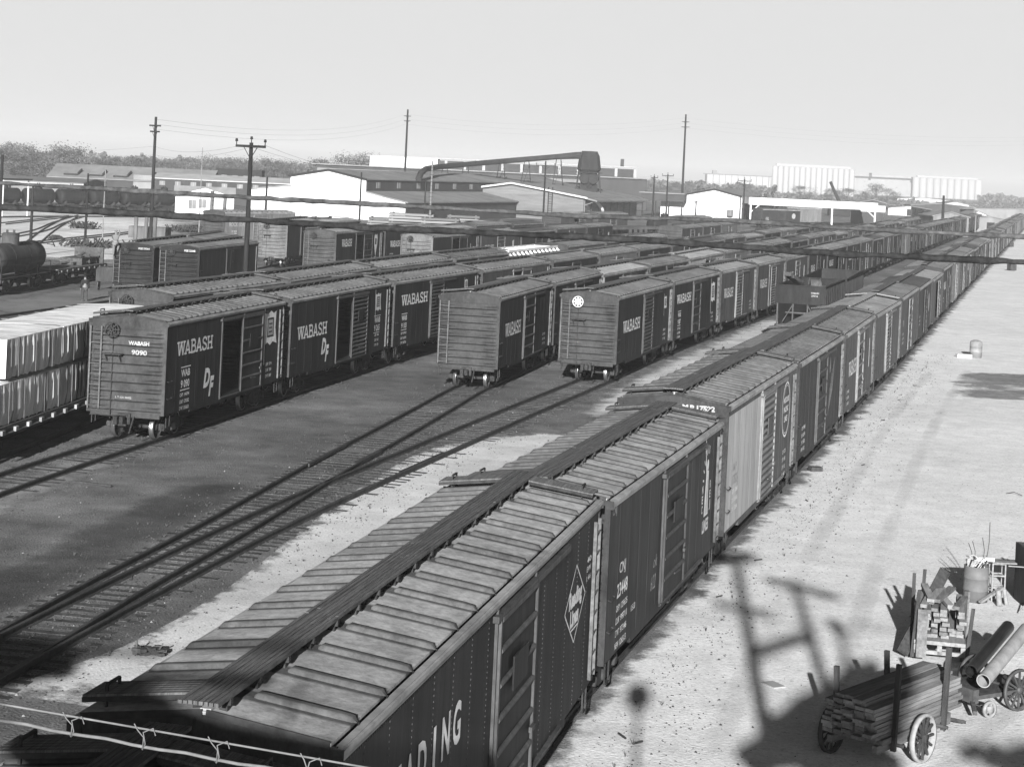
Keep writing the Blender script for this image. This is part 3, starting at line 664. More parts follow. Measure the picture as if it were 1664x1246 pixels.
# ------------------------------------------------------------------ the right-hand string
GR = 'boxcars in the long string beside the pale loading ground'
def sg_reading(s, L, zE):
    [s.text('R', ch, 1.52+.565*i+(.14 if ch == 'I' else 0), 2.84, .51, .40 if ch != 'I' else .12, .03) for i, ch in enumerate('READING')]
    s.text('R', 'RDG', 1.2, 1.9, .22, .7, .03); s.text('R', '107012', 1.2, 1.55, .22, .9, .02); s.data(1.2, 1.35, 3, .9)
    for i, t_ in enumerate(('40', 'EW', 'IL 40-6')): s.text('R', t_, 14.45, 3.3-i*.16, .09, .42, .02)
def em_reading(s, L, zE):
    c = (13.42, 2.82); q = [(c[0], c[1]+.66), (c[0]+.95, c[1]), (c[0], c[1]-.66), (c[0]-.95, c[1])]
    for i in range(4): s.line('R', q[i], q[(i+1) % 4], .035)
    s.text('R', 'Reading', c[0]-.58, c[1]+.0, .27, 1.2, .05); s.text('R', 'Lines', c[0]-.42, c[1]-.34, .27, .78, .05); s.line('R', (c[0]-.36, c[1]-.41), (c[0]+.34, c[1]-.41), .03)
def sg_b(s, L, zE):
    s.text('R', '23448', .95, 2.05, .26, .95, .02); s.text('R', 'CNJ', 1.1, 2.5, .2, .55, .01); s.data(.95, 1.78, 4, 1.0); s.text('R', 'K 5-50', 2.35, 1.5, .12, .4, .02)
    s.text('R', '6/22', 4.3, 1.5, .3, .5, .0, .3, 1); s.text('R', 'ok', 4.5, 1.95, .25, .4, 0, .3, 1)
    s.text('R', 'CNJ', .25, 3.75, .14, .35, .02, 0, 1)
def em_b(s, L, zE):     # standing figure with a raised torch in a ring of rays, LINES below
    c = (10.9, 2.75)
    s.pl('R', [(c[0]-.28, c[1]-.75), (c[0]+.3, c[1]-.75), (c[0]+.2, c[1]+.05), (c[0]+.22, c[1]+.32), (c[0]-.12, c[1]+.36), (c[0]-.16, c[1]+.05)])
    s.ell('R', c[0]+.06, c[1]+.47, .12, .14, .12); s.line('R', (c[0]-.08, c[1]+.3), (c[0]-.35, c[1]+.95), .1, 0, .001); s.pl('R', [(c[0]-.45, c[1]+.92), (c[0]-.25, c[1]+.92), (c[0]-.33, c[1]+1.2)], 0, .001)
    s.line('R', (c[0]-.02, c[1]-.7), (c[0]+.02, c[1]+.2), .03, 2, .002); s.line('R', (c[0]+.12, c[1]-.7), (c[0]+.1, c[1]+.1), .025, 2, .002)
    for i in range(-6, 7):
        a = R(90 + i*17); r0, r1 = (.66, .86)
        if -2 < i < 6: s.line('R', (c[0]+r0*.75*math.cos(a)+.05, c[1]+.1+r0*math.sin(a)), (c[0]+r1*.75*math.cos(a)+.05, c[1]+.1+r1*math.sin(a)), .05, 0, .001)
    for i, y in enumerate((-.62, -.38, -.14)):
        s.text('R', 'CEN'[i], c[0]-.62, c[1]+y, .18, .15, .03); s.text('R', 'JER'[i], c[0]+.45, c[1]+y, .18, .15, .03)
    s.text('R', 'LINES', c[0]-.42, c[1]-1.12, .28, .85, .04)
def sg_c(s, L, zE):
    s.text('E', 'M.P.17522', .24, 4.18, .125, .86, .06); s.text('R', 'M P', 1.2, 2.5, .2, .5, .02, 0, 1); s.text('R', '17522', 1.1, 2.15, .24, .85, .02, 0, 1); s.data(1.1, 1.9, 3, .9)
    s.data(10.5, 1.7, 4, .7)
def em_c(s, L, zE):
    c = (10.9, 3.08); s.ell('R', c[0], c[1], .88, .88, .07); s.ell('R', c[0], c[1], .76, .76, .02, 0, .001)
    s.text('R', 'MISSOURI', c[0]-.55, c[1]+.22, .17, 1.1, .03); s.text('R', 'PACIFIC', c[0]-.5, c[1]-.08, .17, 1.0, .03); s.text('R', 'LINES', c[0]-.35, c[1]-.38, .17, .7, .03)
def sg_d(s, L, zE):
    for i in range(9): s.line('R', (8.6+.12*i, 1.6+.1*i), (8.7+.15*i+random.random()*.3, 2.6+.13*i), .04+.03*random.random(), 1, .001*i)
    s.text('R', 'A', 8.6, 3.2, .5, .3, .05, 0, 1); s.data(1.2, 1.9, 4, .9)
def sg_e(s, L, zE): s.slab('R', 'WABASH', 1.7, 2.35, .6, 2.9); s.data(1.3, 1.7, 3, .9); s.pl('R', [(10.6, 2.0), (10.9, 2.0), (10.9, 3.3), (10.6, 3.3)])
s = T0.near(-2.88, 19.2)
pre = boxcar(12.6, 4.25, .9, 'dark', None, 'c', 'rib4', 2.4, lod=1, n=7, hw=.22)
put(pre, T0, s-1.15-12.6, 12.6, 'nearest boxcar, only its far roof end showing below the wires', GR)
A = boxcar(15.5, 4.27, 1.07, 'dark', None, 'a', 'rib4', 2.5, dc=.75, lod=0, rivets=True, n=8, hw=.22, sign=sg_reading, emblem=em_reading)
put(A, T0, s, 15.5, 'dark riveted boxcar with a white diamond emblem, largest in the foreground', GR); s += 15.5+1.1
B = boxcar(12.7, 4.08, 1.07, 'brown', None, 'a', 'rib4', 2.45, dc=.25, lod=0, n=5, hw=.26, sign=sg_b, emblem=em_b)
put(B, T0, s, 12.7, 'dark boxcar with a white standing torch-bearer emblem beside its door', GR); s += 12.7+1.1
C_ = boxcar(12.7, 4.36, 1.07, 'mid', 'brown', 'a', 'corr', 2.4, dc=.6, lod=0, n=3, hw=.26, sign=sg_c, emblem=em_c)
mb = MB(); mb.b2(1.4302, 1.4338, -6.3, -.72, 1.05, 4.05); mb.build('pale_panel', [mat('pale_side_tone', .36, .25, .8, .5, stretch=(1, 2.5, .25), grit=(8, .15))], C_)  # paler overlay on the near half of the side, up to the door
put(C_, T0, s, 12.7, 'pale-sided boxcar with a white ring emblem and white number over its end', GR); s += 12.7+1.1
D_ = boxcar(12.7, 4.27, .45, 'brown', None, 'b', 'rib4', 2.4, dc=-.2, lod=0, n=3, hw=.26, sign=sg_d)
put(D_, T0, s, 12.7, 'boxcar with closely ribbed roof and pale paint scrapes right of its door', GR); s += 12.7+1.1
E_ = boxcar(12.6, 4.22, .45, 'mid', None, 'b', 'rib4', 2.2, lod=1, n=3, hw=.22, sign=sg_e)
put(E_, T0, s, 12.6, 'grey boxcar with closely ribbed roof and slab-serif name in white', GR); s += 12.6+1.1
F_ = boxcar(12.6, 4.15, 0, 'mid', 'grey', 'b', 'corr', 2.2, off=0, lod=1, n=3, hw=.22, rb='light')
put(F_, T0, s, 12.6, 'boxcar with smooth grey roof and light new running board, fifth behind the diamond-emblem car', GR); s += 12.6+1.1

# pool of simpler cars for the distance
def sg_block(w_=2.6, y=1.4, z=2.6, h=.55, flag=True, shield=False):
    def f(s, L, zE):
        s.slab('R', 'WABASH', y, z, h, w_); s.data(1.3, 1.9, 2, .9)
        if flag: s.pl('R', [(L-2.3, 2.4), (L-1.8, 2.4), (L-1.75, 3.4), (L-2.3, 3.3)])
        if shield: s.ell('R', L-2.4, 2.8, .5, .5, .5, 1)
    return f
def sg_disc(s, L, zE): s.ell('R', 10.4, 2.7, .62, .62, .62, 1); s.data(1.2, 2.2, 3, .9)
def sg_plain(s, L, zE): s.text('R', 'GTW', 1.3, 2.6, .3, .9, .04, 0, 1); s.data(1.3, 2.1, 3, .9)
def sg_big(s, L, zE): s.text('R', 'ROCK ISLAND', .9, 2.7, .42, 3.4, .05, 0, 1); s.data(1.3, 2.1, 3, .9)
def pool(lod):
    Z = 4.22; mk = lambda **k: boxcar(lod=lod, **k)
    return [mk(L=12.6, zE=Z, per=.6, side='brown', rk='b', door='corr', sign=sg_block()),
            mk(L=12.6, zE=Z, per=0, side='mid', rk='c', door='rib4', sign=sg_plain),
            mk(L=12.6, zE=4.1, per=0, side='brown', rk='dark', door='corr', sign=sg_disc),
            mk(L=12.6, zE=Z, per=.9, side='grey', rk='a', door='corr', sign=sg_big),
            mk(L=15.4, zE=Z, per=.6, side='dark', rk='a', door='rib4', off=2.0, sign=sg_block(3.0, 1.2)),
            mk(L=12.6, zE=4.0, per=0, side='mid', rk='a', door='corr', off=1.7),
            mk(L=12.6, zE=Z, per=.6, side='mid', endk='grey', rk='b', door='corr', sign=sg_block(2.8, 1.2, 2.5, .6, True, False))]
POOL2 = pool(2); used = set(); PL_ = [12.6, 12.6, 12.6, 12.6, 15.4, 12.6, 12.6]
DESC = ['ribbed-roof boxcar', 'plain-roofed boxcar', 'dark-roofed boxcar', 'light grey boxcar', 'long dark boxcar', 'low smooth-roofed boxcar', 'grey ribbed boxcar']
ORD = ['first','second','third','fourth','fifth','sixth','seventh','eighth','ninth','tenth','eleventh','twelfth','thirteenth','fourteenth','fifteenth','sixteenth','seventeenth','eighteenth','nineteenth','twentieth']
def ordn(n):
    if n <= 20: return ORD[n-1]
    tens = {2:'twenty', 3:'thirty', 4:'forty'}[n//10]
    return tens + '-' + ORD[n % 10 - 1] if n % 10 else {2:'twentieth', 3:'thirtieth', 4:'fortieth'}[n//10]
def chain(P, s, n, where, grp, seq, first=1, seed=1):
    rr = random.Random(seed)
    for i in range(n):
        k = seq[i % len(seq)]
        if k in used: o = tree_copy(POOL2[k])
        else: o = POOL2[k]; used.add(k)
        put(o, P, s, PL_[k], '%s, %s %s' % (DESC[k], ordn(first+i), where), grp)
        s += PL_[k] + rr.uniform(1.0, 1.25)
    return s
chain(T0, s, 34, 'behind the light running board car at right', GR, [1, 2, 5, 0, 3, 1, 6, 2, 0, 1, 5, 3, 6], seed=3)

# ------------------------------------------------------------------ second string: white brake wheel
G1 = 'boxcars in the string led by the white brake wheel'
s = T1.near(4.1, 91.0); P = T1
a, b = mk_wab(y=1.4, z=2.4, h=.58, w=4.1, num=None, df=False, flag=.55, fy=12.6, fz=3.3)
put(boxcar(14.3, 4.27, .55, 'dark', 'mid', 'b', 'corr', 2.3, dc=.45, lod=1, white=True, sign=a, emblem=b), P, s, 14.3, 'boxcar with white brake wheel on its end, front of its string', G1); s += 15.3
a, b = mk_wab(y=.9, z=3.0, h=.5, w=4.2, num='9 087', df=False, flag=1.0, fy=12.6, fz=3.1)
put(boxcar(14.6, 4.27, .55, 'dark', 'grey', 'b', 'rib4', 2.2, dc=-.4, lod=1, sign=a, emblem=b), P, s, 14.6, 'dark boxcar with a white flag emblem, directly behind the white brake wheel car', G1); s += 15.6
a, b = mk_wab(y=1.1, z=2.5, h=.6, w=3.0, num=None, df=False, flag=0)
put(boxcar(12.6, 4.27, 0, 'mid', 'grey', 'b', 'corr', 2.2, lod=1, sign=a), P, s, 12.6, 'lighter grey boxcar with smooth roof, third in the white brake wheel string', G1); s += 13.6
put(boxcar(12.6, 4.27, 0, 'mid', 'grey', 'b', 'corr', 2.2, off=.6, lod=1, sign=a), P, s, 12.6, 'grey boxcar with narrow open door slot, fourth in the white brake wheel string', G1); s += 13.6
chain(P, s, 26, 'past the narrow open slot car, brake wheel string', G1, [6, 0, 4, 0, 6, 2, 1, 2, 3, 0, 2, 1], seed=4)

# third string: starts with the plain corrugated end
G2 = 'boxcars in the string led by the plain corrugated end'
s = T2.near(-1.65, 86.3); P = T2
a, b = mk_wab(y=1.4, z=2.36, h=.62, w=3.4, num=None, df=False, flag=0)
put(boxcar(12.6, 4.27, .45, 'dark', 'mid', 'b', 'rib4', 2.4, dc=.5, lod=1, sign=a, brake=False), P, s, 12.6, 'boxcar with bulging corrugated end and no brake wheel showing, front of its string', G2); s += 13.6
a, b = mk_wab(y=1.2, z=2.3, h=.6, w=3.2, num=None, df=False, flag=0)
put(boxcar(12.6, 4.27, .5, 'dark', 'mid', 'b', 'rib4', 2.2, lod=1), P, s, 12.6, 'dark boxcar with bright ribbed roof, second behind the bulging end', G2); s += 13.7
put(boxcar(12.6, 4.15, 0, 'brown', 'pale', 'light', 'corr', 2.2, lod=1, plats=False, rb='b'), P, s, 12.6, 'boxcar with smooth pale tan roof, third behind the bulging end', G2); s += 13.6
put(boxcar(12.6, 4.2, .6, 'brown', None, 'b', 'plain', 2.2, lod=1), P, s, 12.6, 'boxcar with ribbed roof between the pale tan roof and the white reefer', G2); s += 13.6
put(boxcar(15.0, 4.2, 0, 'pale', 'pale', 'light', 'corr', 2.2, off=1.8, lod=1, plats=False), P, s, 15, 'white-painted refrigerator car with white roof', G2); s += 16
chain(P, s, 17, 'behind the white refrigerator car', G2, [3, 1, 0, 2, 6, 1, 5], seed=5)

# fourth string: WABASH 9090
G3 = 'boxcars in the string led by the numbered dark car at left'
s = T3.near(-13.2, 65.9); P = T3
a, b = mk_wab(y=1.05, z=3.0, h=.5, w=3.45, num='9 090', df=3.75, flag=1.1, endt='9090', fy=11.15, fz=3.25, left=1.45)
put(boxcar(12.7, 4.27, .6, 'dark', 'grey', 'b', 'rib4', 2.3, off=2.15, dc=.35, lod=0, sign=a, emblem=b), P, s, 12.7, 'dark boxcar with its number on the end and a wide open door, nearest at left', G3); s += 13.8
a, b = mk_wab(y=.95, z=2.48, h=.55, w=3.95, num=None, df=4.25, flag=.7, fy=12.9, fz=3.4)
def a2(s, L, zE, a=a):
    a(s, L, zE); s.line('R', (12.3, 2.75), (13.4, 2.75), .03); s.text('R', 'WAB', 12.4, 2.42, .26, .95, .03); s.text('R', '9 265', 12.4, 2.02, .28, .9, .02); s.line('R', (12.3, 1.93), (13.3, 1.93), .03)
put(boxcar(14.8, 4.27, .6, 'dark', 'grey', 'b', 'corr', 2.3, off=2.2, dc=.2, lod=0, sign=a2, emblem=b), P, s, 14.8, 'long dark boxcar with half open door, second behind the numbered end at left', G3); s += 15.8
a, b = mk_wab(y=1.15, z=2.98, h=.54, w=4.3, num='9 103', df=False, flag=.45, fy=12.7, fz=3.55, left=1.2)
put(boxcar(15.0, 4.27, .6, 'dark', 'grey', 'b', 'corr', 2.2, off=0, dc=-.4, lod=1, sign=a, emblem=b), P, s, 15.0, 'dark boxcar, third behind the numbered end, with block name high on its side', G3); s += 16.1
put(boxcar(15.2, 4.2, .6, 'mid', 'grey', 'b', 'plain', 2.0, off=1.9, lod=1), P, s, 15.2, 'grey boxcar with small dark door opening, fourth behind the numbered end', G3); s += 16.3
chain(P, s, 12, 'behind the car with small dark door opening', G3, [0, 3, 0, 1, 2, 6, 5], seed=6)

# fifth string: behind the lumber flatcar
G4 = 'boxcars in the string behind the lumber flatcar'
s = T4.near(-15.3, 78.8); P = T4
put(boxcar(12.6, 4.27, .6, 'dark', 'mid', 'b', 'rib4', 2.3, off=1.2, lod=1), P, s, 12.6, 'boxcar next to the wrapped lumber, its end half hidden by it', G4); s += 13.7
put(boxcar(14.8, 4.27, .6, 'dark', 'mid', 'b', 'rib4', 2.3, lod=1, rb='b'), P, s, 14.8, 'boxcar with lighter roof, second behind the wrapped lumber', G4); s += 15.9
put(boxcar(15.2, 4.22, .6, 'dark', 'mid', 'a', 'rib4', 2.3, lod=1, rb='b'), P, s, 15.2, 'boxcar between the lighter roof and the white rib frames', G4); s += 16.3
put(boxcar(12.6, 4.22, .6, 'dark', 'mid', 'c', 'rib4', 2.3, lod=1), P, s, 12.6, 'boxcar with darker ribbed roof, touching the flatcar of white rib frames', G4); s += 13.7
S_RIB = s; s += 16.5
chain(P, s, 3, 'behind the white rib frames', G4, [1, 0, 3, 2, 1, 5], seed=7)
chain(TM, 3, 3, 'in line beside the dock tank car', 'boxcars on the middle far track', [6, 1, 3, 0, 2, 5], seed=8)
# sixth and seventh strings
G5 = 'boxcars near the timber dock'
a, b = mk_wab(y=1.2, z=2.1, h=.65, w=3.2, num=None, df=False, flag=1.1, fy=11.2, fz=2.4)
o = boxcar(12.6, 4.27, 0, 'dark', 'pale', 'c', 'plain', 2.2, off=1.9, lod=1, sign=a, emblem=b); s = T5.near(-7.8, 159.3); put(o, T5, s, 12.6, 'boxcar with a clean pale end and open door, right of the heart-emblem car', G5); s += 13.7
chain(T5, s, 4, 'behind the clean pale end', G5, [6, 2, 1, 0, 3], seed=9)
a, b = mk_wab(y=1.5, z=3.0, h=.62, w=2.6, num=None, df=False, flag=0)
def heart(s, L, zE):
    c = (10.9, 3.05); s.pl('R', [(c[0], c[1]-1.2), (c[0]+.42, c[1]-.1), (c[0]+.48, c[1]+.5), (c[0]+.3, c[1]+.85), (c[0], c[1]+.7), (c[0]-.3, c[1]+.85), (c[0]-.48, c[1]+.5), (c[0]-.42, c[1]-.1)])
    s.pl('R', [(c[0]-.2, c[1]-.1), (c[0]+.2, c[1]-.1), (c[0]+.2, c[1]+.45), (c[0]-.2, c[1]+.45)], 2, .003)
o = boxcar(12.6, 4.27, 0, 'dark', 'grey', 'b', 'rib4', 2.3, off=2.1, dc=.2, lod=1, sign=a, emblem=heart); s = T6.near(-15.9, 157.5); put(o, T6, s, 12.6, 'boxcar with white heart-shaped emblem and dark open doorway', G5); s += 13.7
chain(T6, s, 4, 'behind the heart-shaped emblem', G5, [0, 5, 1, 2], seed=10)
def sg_f(t_):
    def f(s, L, zE): s.text('E', t_, .35, zE-.28, .13, .8, .05)
    return f
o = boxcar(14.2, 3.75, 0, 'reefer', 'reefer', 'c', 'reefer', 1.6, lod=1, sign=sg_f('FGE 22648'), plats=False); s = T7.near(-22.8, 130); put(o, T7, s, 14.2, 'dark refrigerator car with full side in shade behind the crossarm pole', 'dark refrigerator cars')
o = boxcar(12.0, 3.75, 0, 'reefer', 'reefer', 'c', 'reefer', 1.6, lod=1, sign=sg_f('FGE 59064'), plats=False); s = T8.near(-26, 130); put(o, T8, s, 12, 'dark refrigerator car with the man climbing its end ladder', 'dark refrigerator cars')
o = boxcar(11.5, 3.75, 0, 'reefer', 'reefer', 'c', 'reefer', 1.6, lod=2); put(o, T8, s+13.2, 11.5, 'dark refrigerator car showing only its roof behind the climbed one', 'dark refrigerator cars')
o = boxcar(12.6, 4.2, 0, 'brown', 'pale', 'b', 'plain', 2.2, lod=1, plats=False); s = T8.near(-22.2, 176); put(o, T8, s, 12.6, 'boxcar with pale rust-streaked end and wheels showing, left of the heart emblem', G5)
for i in (0, 1): chain(T8, s+13.8, 1, 'behind the pale rust-streaked end', G5, [5]) if i == 0 else None
for q in range(len(POOL2)):
    if q not in used: bpy.data.objects.remove(POOL2[q])
# ------------------------------------------------------------------ other rolling stock
def under(root, L, lod=1, tr=1.9):
    for sg in (-1, 1):
        t = link('truck', truck_mesh(lod), root, (0, sg*(L/2-tr), 0))
        if lod < 2:
            for y in (-.84, .84):
                for sx in (-1, 1): o = link('wheel', wheel_mesh(), t, (sx*.75, y, .42)); o.rotation_euler = (0, 0, 0 if sx > 0 else PI)
        c = link('coupler', coupler_mesh(), root, (0, sg*L/2, 0)); c.rotation_euler = (0, 0, 0 if sg < 0 else PI)
def flatcar(L, label, lod=1, light=False):
    r = thing('flatcar', label, 'flatcar'); mb = MB()
    mb.b2(-1.42, 1.42, -L/2, L/2, 1.08, 1.16, 1); mb.b2(-.3, .3, -L/2+.1, L/2-.1, .6, 1.079, 0)
    for sx in (-1, 1): mb.b2(sx*1.36, sx*1.44, -L/2, L/2, .82, 1.079, 0)
    mb.build('deck', [M_steel, M_plank], r); mb = MB(); n = int(L/1.15)
    for i in range(n):
        y = -L/2+.6+(L-1.2)*i/(n-1)
        for sx in (-1, 1): mb.b2(sx*1.441, sx*1.53, y-.13, y+.13, .92, 1.07, 0)
    for sx in (-1, 1): mb.b2(sx*1.441, sx*1.47, -L/2+.1, L/2-.1, .90, .94, 0)
    mb.build('stake_pockets', [M_edge if light else M_grab], r); under(r, L, lod); return r
L_ = 19.; fl = flatcar(L_, 'flatcar carrying paper-wrapped lumber at the left edge', 1, True)
s = T4.near(-15.6, 77.2)-L_; put(fl, T4, s, L_)
c0, a0 = T4.pose(s, L_); MW = Matrix.Translation((c0.x, c0.y, 0)) @ Matrix.Rotation(a0, 4, 'Z')
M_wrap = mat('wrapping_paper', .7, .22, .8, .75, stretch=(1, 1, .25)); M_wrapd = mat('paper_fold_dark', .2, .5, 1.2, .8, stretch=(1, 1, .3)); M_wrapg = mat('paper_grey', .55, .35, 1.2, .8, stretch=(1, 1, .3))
def bundle(y0, y1, z0, z1, label, seed):
    rr = random.Random(seed); mb = MB(); hw = 1.33
    mb.b2(-hw+.03, hw-.03, y0+.03, y1-.03, z0, z1-.03, 2); n = int((y1-y0)/.13)
    prof = [rr.uniform(-.05, .05) for i in range(n+2)]; tone = 0; vs = []
    for i in range(n+1):
        y = y0+(y1-y0)*i/n; o = .03+.03*math.sin(i*1.7+seed)*rr.random()+prof[i]*.4
        vs += [(hw-.03, y, z0+rr.uniform(-.06, .02)), (hw+o, y+rr.uniform(-.02, .02), z0+(z1-z0)*.3), (hw+o*.7, y, z0+(z1-z0)*.8), (hw, y, z1), (hw-.3, y, z1+.035+.01*rr.random()), (0, y, z1+.05+.012*math.sin(i*.6)), (-hw, y, z1)]
    i = 0
    while i < n:
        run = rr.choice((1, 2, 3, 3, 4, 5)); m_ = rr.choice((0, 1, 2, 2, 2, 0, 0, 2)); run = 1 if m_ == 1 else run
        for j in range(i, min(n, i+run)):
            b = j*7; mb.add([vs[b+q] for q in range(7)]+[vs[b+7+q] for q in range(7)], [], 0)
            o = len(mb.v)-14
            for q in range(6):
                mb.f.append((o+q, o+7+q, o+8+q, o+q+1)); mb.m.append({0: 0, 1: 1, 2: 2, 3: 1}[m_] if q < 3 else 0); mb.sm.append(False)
        i += run
    mb.add([(-hw, y0, z0), (hw, y0, z0), (hw, y0, z1), (0, y0, z1+.04), (-hw, y0, z1)], [(0,1,2,3,4)], 0)
    mb.add([(-hw, y1, z0), (hw, y1, z0), (hw, y1, z1), (0, y1, z1+.04), (-hw, y1, z1)], [(4,3,2,1,0)], 0)
    for q in range(3):
        y = y0+(y1-y0)*(q+.6)/3.3; mb.bar((hw+.07, y, z0), (hw+.05, y, z1), .03, .012, 1); mb.bar((hw, y, z1+.05), (-hw, y, z1+.055), .03, .012, 3)
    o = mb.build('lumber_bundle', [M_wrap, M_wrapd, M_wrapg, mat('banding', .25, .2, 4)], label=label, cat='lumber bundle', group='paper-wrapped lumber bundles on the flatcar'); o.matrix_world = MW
ys = [-9.3, -4.6, .1, 4.4, 8.2]; nm = ['farthest left', 'second from the left', 'third from the left', 'nearest the boxcar']
for i in range(4):
    bundle(ys[i]+.05, ys[i+1]-.05, 1.2, 2.52, 'paper-wrapped lumber bundle in the bottom layer, ' + nm[i], 10+i)
for i in range(1, 4): bundle([0, -7.3, -1.9, 3.7][i], [0, -2.0, 3.6, 8.2][i], 2.68, 3.95, 'paper-wrapped lumber bundle in the top layer, ' + ['', 'white end facing the camera', 'middle one', 'touching the boxcar behind'][i], 20+i)
def hopper(label, L, zt, scrap, zt2=None):
    r = thing('hopper_car', label, 'hopper car'); zt2 = zt2 or zt; mb = MB(); hw = 1.48
    for sx in (-1, 1):
        mb.prism([(sx*hw-.03, -L/2, 2.75), (sx*hw-.03, L/2, 2.75), (sx*hw-.03, L/2, zt2), (sx*hw-.03, -L/2, zt)], (.06, 0, 0)); mb.b2(sx*hw-.03, sx*hw+.03, -L/2+1.7, L/2-1.7, 1.0, 2.749)
        n = int(L/.9)
        for i in range(n+1): y = -L/2+.05+(L-.1)*i/n; zz = 1.05 if 1.6 < i*L/n < L-1.6 else 2.7; mb.b2(sx*(hw+.03), sx*(hw+.11), y-.05, y+.05, zz, zt-.05)
        mb.bar((sx*hw, -L/2-.06, zt+.03), (sx*hw, L/2+.06, zt2+.03), .14, .08)
    for sg, zz in ((-1, zt), (1, zt2)):
        mb.b2(-hw, hw, sg*L/2-.03, sg*L/2+.03, 2.75, zz); mb.b2(-hw-.05, hw+.05, sg*L/2-.07, sg*L/2+.07, zz, zz+.09)
        mb.prism([(-hw+.03, sg*L/2, 2.74), (hw-.03, sg*L/2, 2.74), (hw-.03, sg*(L/2-1.9), 1.0), (-hw+.03, sg*(L/2-1.9), 1.0)], (0, -sg*.05, 0))
    mb.b2(-hw+.04, hw-.04, -L/2+1.9, L/2-1.9, .9, 1.0); mb.build('hopper_body', [side_mat('dark')], r)
    mb = MB()
    for sg in (-1, 1):
        for x in (-1.4, -.45, .45, 1.4): mb.bar((x, sg*(L/2-.05), .95), (x, sg*(L/2-.05), 2.75), .09, .09)
        mb.b2(-1.45, 1.45, sg*L/2-.12, sg*L/2+.12, .75, 1.05); mb.bar((-.9, sg*(L/2-.02), 2.2), (.9, sg*(L/2-.02), 2.2), .08, .08)
        mb.bar((-1.4, sg*(L/2-.04), 1.0), (-.45, sg*(L/2-.04), 2.7), .07, .05); mb.bar((1.4, sg*(L/2-.04), 1.0), (.45, sg*(L/2-.04), 2.7), .07, .05)
    mb.b2(-.2, .2, -L/2, L/2, .66, .9); mb.build('end_frame', [side_mat('mid')], r)
    if scrap:
        s = Sign(L, e=.03); s.text('E', 'WABASH', .62, 3.42, .1, .5, .03); s.text('E', '37716', .66, 3.24, .1, .4, .03); s.build([M_white, M_chalk], r)
    under(r, L, 2, 1.6); return r
h1 = hopper('open hopper car with scrap machinery standing in it, between two strings', 10.6, 3.82, True); s = TG.near(17.7, 115.3); put(h1, TG, s, 10.6)
h2 = hopper('open hopper car with high sides behind the scrap-loaded one', 11, 3.75, False, 3.95); put(h2, TG, s+11.7, 11)
c0, a0 = TG.pose(s, 10.6); MW = Matrix.Translation((c0.x, c0.y, 0)) @ Matrix.Rotation(a0, 4, 'Z')
r = thing('scrap_machinery', 'rusty scrap boom and drum heaped in the open hopper car', 'scrap'); r.matrix_world = MW
mb = MB(); mb.bar((-1.0, -4.2, 4.5), (-.1, -1.6, 3.5), .45, .25); mb.bar((-.75, -4.0, 4.35), (.3, -1.0, 3.4), .25, .2); mb.bar((.5, -4.6, 3.7), (-.6, -2, 4.0), .3, .2); mb.b2(-1.2, .2, -4.6, -2, 2.9, 3.6); mb.build('boom', [side_mat('mid')], r)
mb = MB(); mb.tube([(.2, -2.8, 3.8), (.85, -2.6, 3.8)], .42, 16); mb.ring((.2, -2.8, 3.8), .46, .05, 'X', 20, 6); mb.ring((.85, -2.6, 3.8), .46, .05, 'X', 20, 6); mb.build('drum', [side_mat('mid')], r)
mb = MB(); mb.lathe([(1.3, 2.6), (1.2, 3.3), (.6, 3.6), (0, 3.7)], 14, 'Z', (0, 2.2, 0)); mb.b2(-1.3, 1.3, -4.8, 4.8, 2.4, 3.0); mb.build('scrap_heap', [mat('scrap', .06, .6, 6, .9, bump=.05)], r)
# white rib frames on the fifth string
r = flatcar(15, 'flatcar carrying white-painted rib frames in the fifth string', 2); put(r, T4, S_RIB, 15)
c0, a0 = T4.pose(S_RIB, 15); MW = Matrix.Translation((c0.x, c0.y, 0)) @ Matrix.Rotation(a0, 4, 'Z')
mb = MB(); n = 13
for i in range(n):
    y = -7+14*i/(n-1)
    for sx in (-1, 1): mb.bar((sx*1.4, y, 1.2), (sx*1.4, y, 3.7), .16, .14); mb.bar((sx*1.4, y, 3.7), (sx*.9, y, 4.15), .16, .14)
    mb.bar((-.9, y, 4.15), (.9, y, 4.15), .14, .14)
for x, z in ((-1.4, 3.75), (1.4, 3.75), (-.95, 4.2), (.95, 4.2), (1.4, 1.35), (-1.4, 1.35)): mb.bar((x, -7.2, z), (x, 7.2, z), .16, .16)
o = mb.build('rib_frame', [M_white], label='white-painted rib frame load standing on its flatcar', cat='frame load'); o.matrix_world = MW
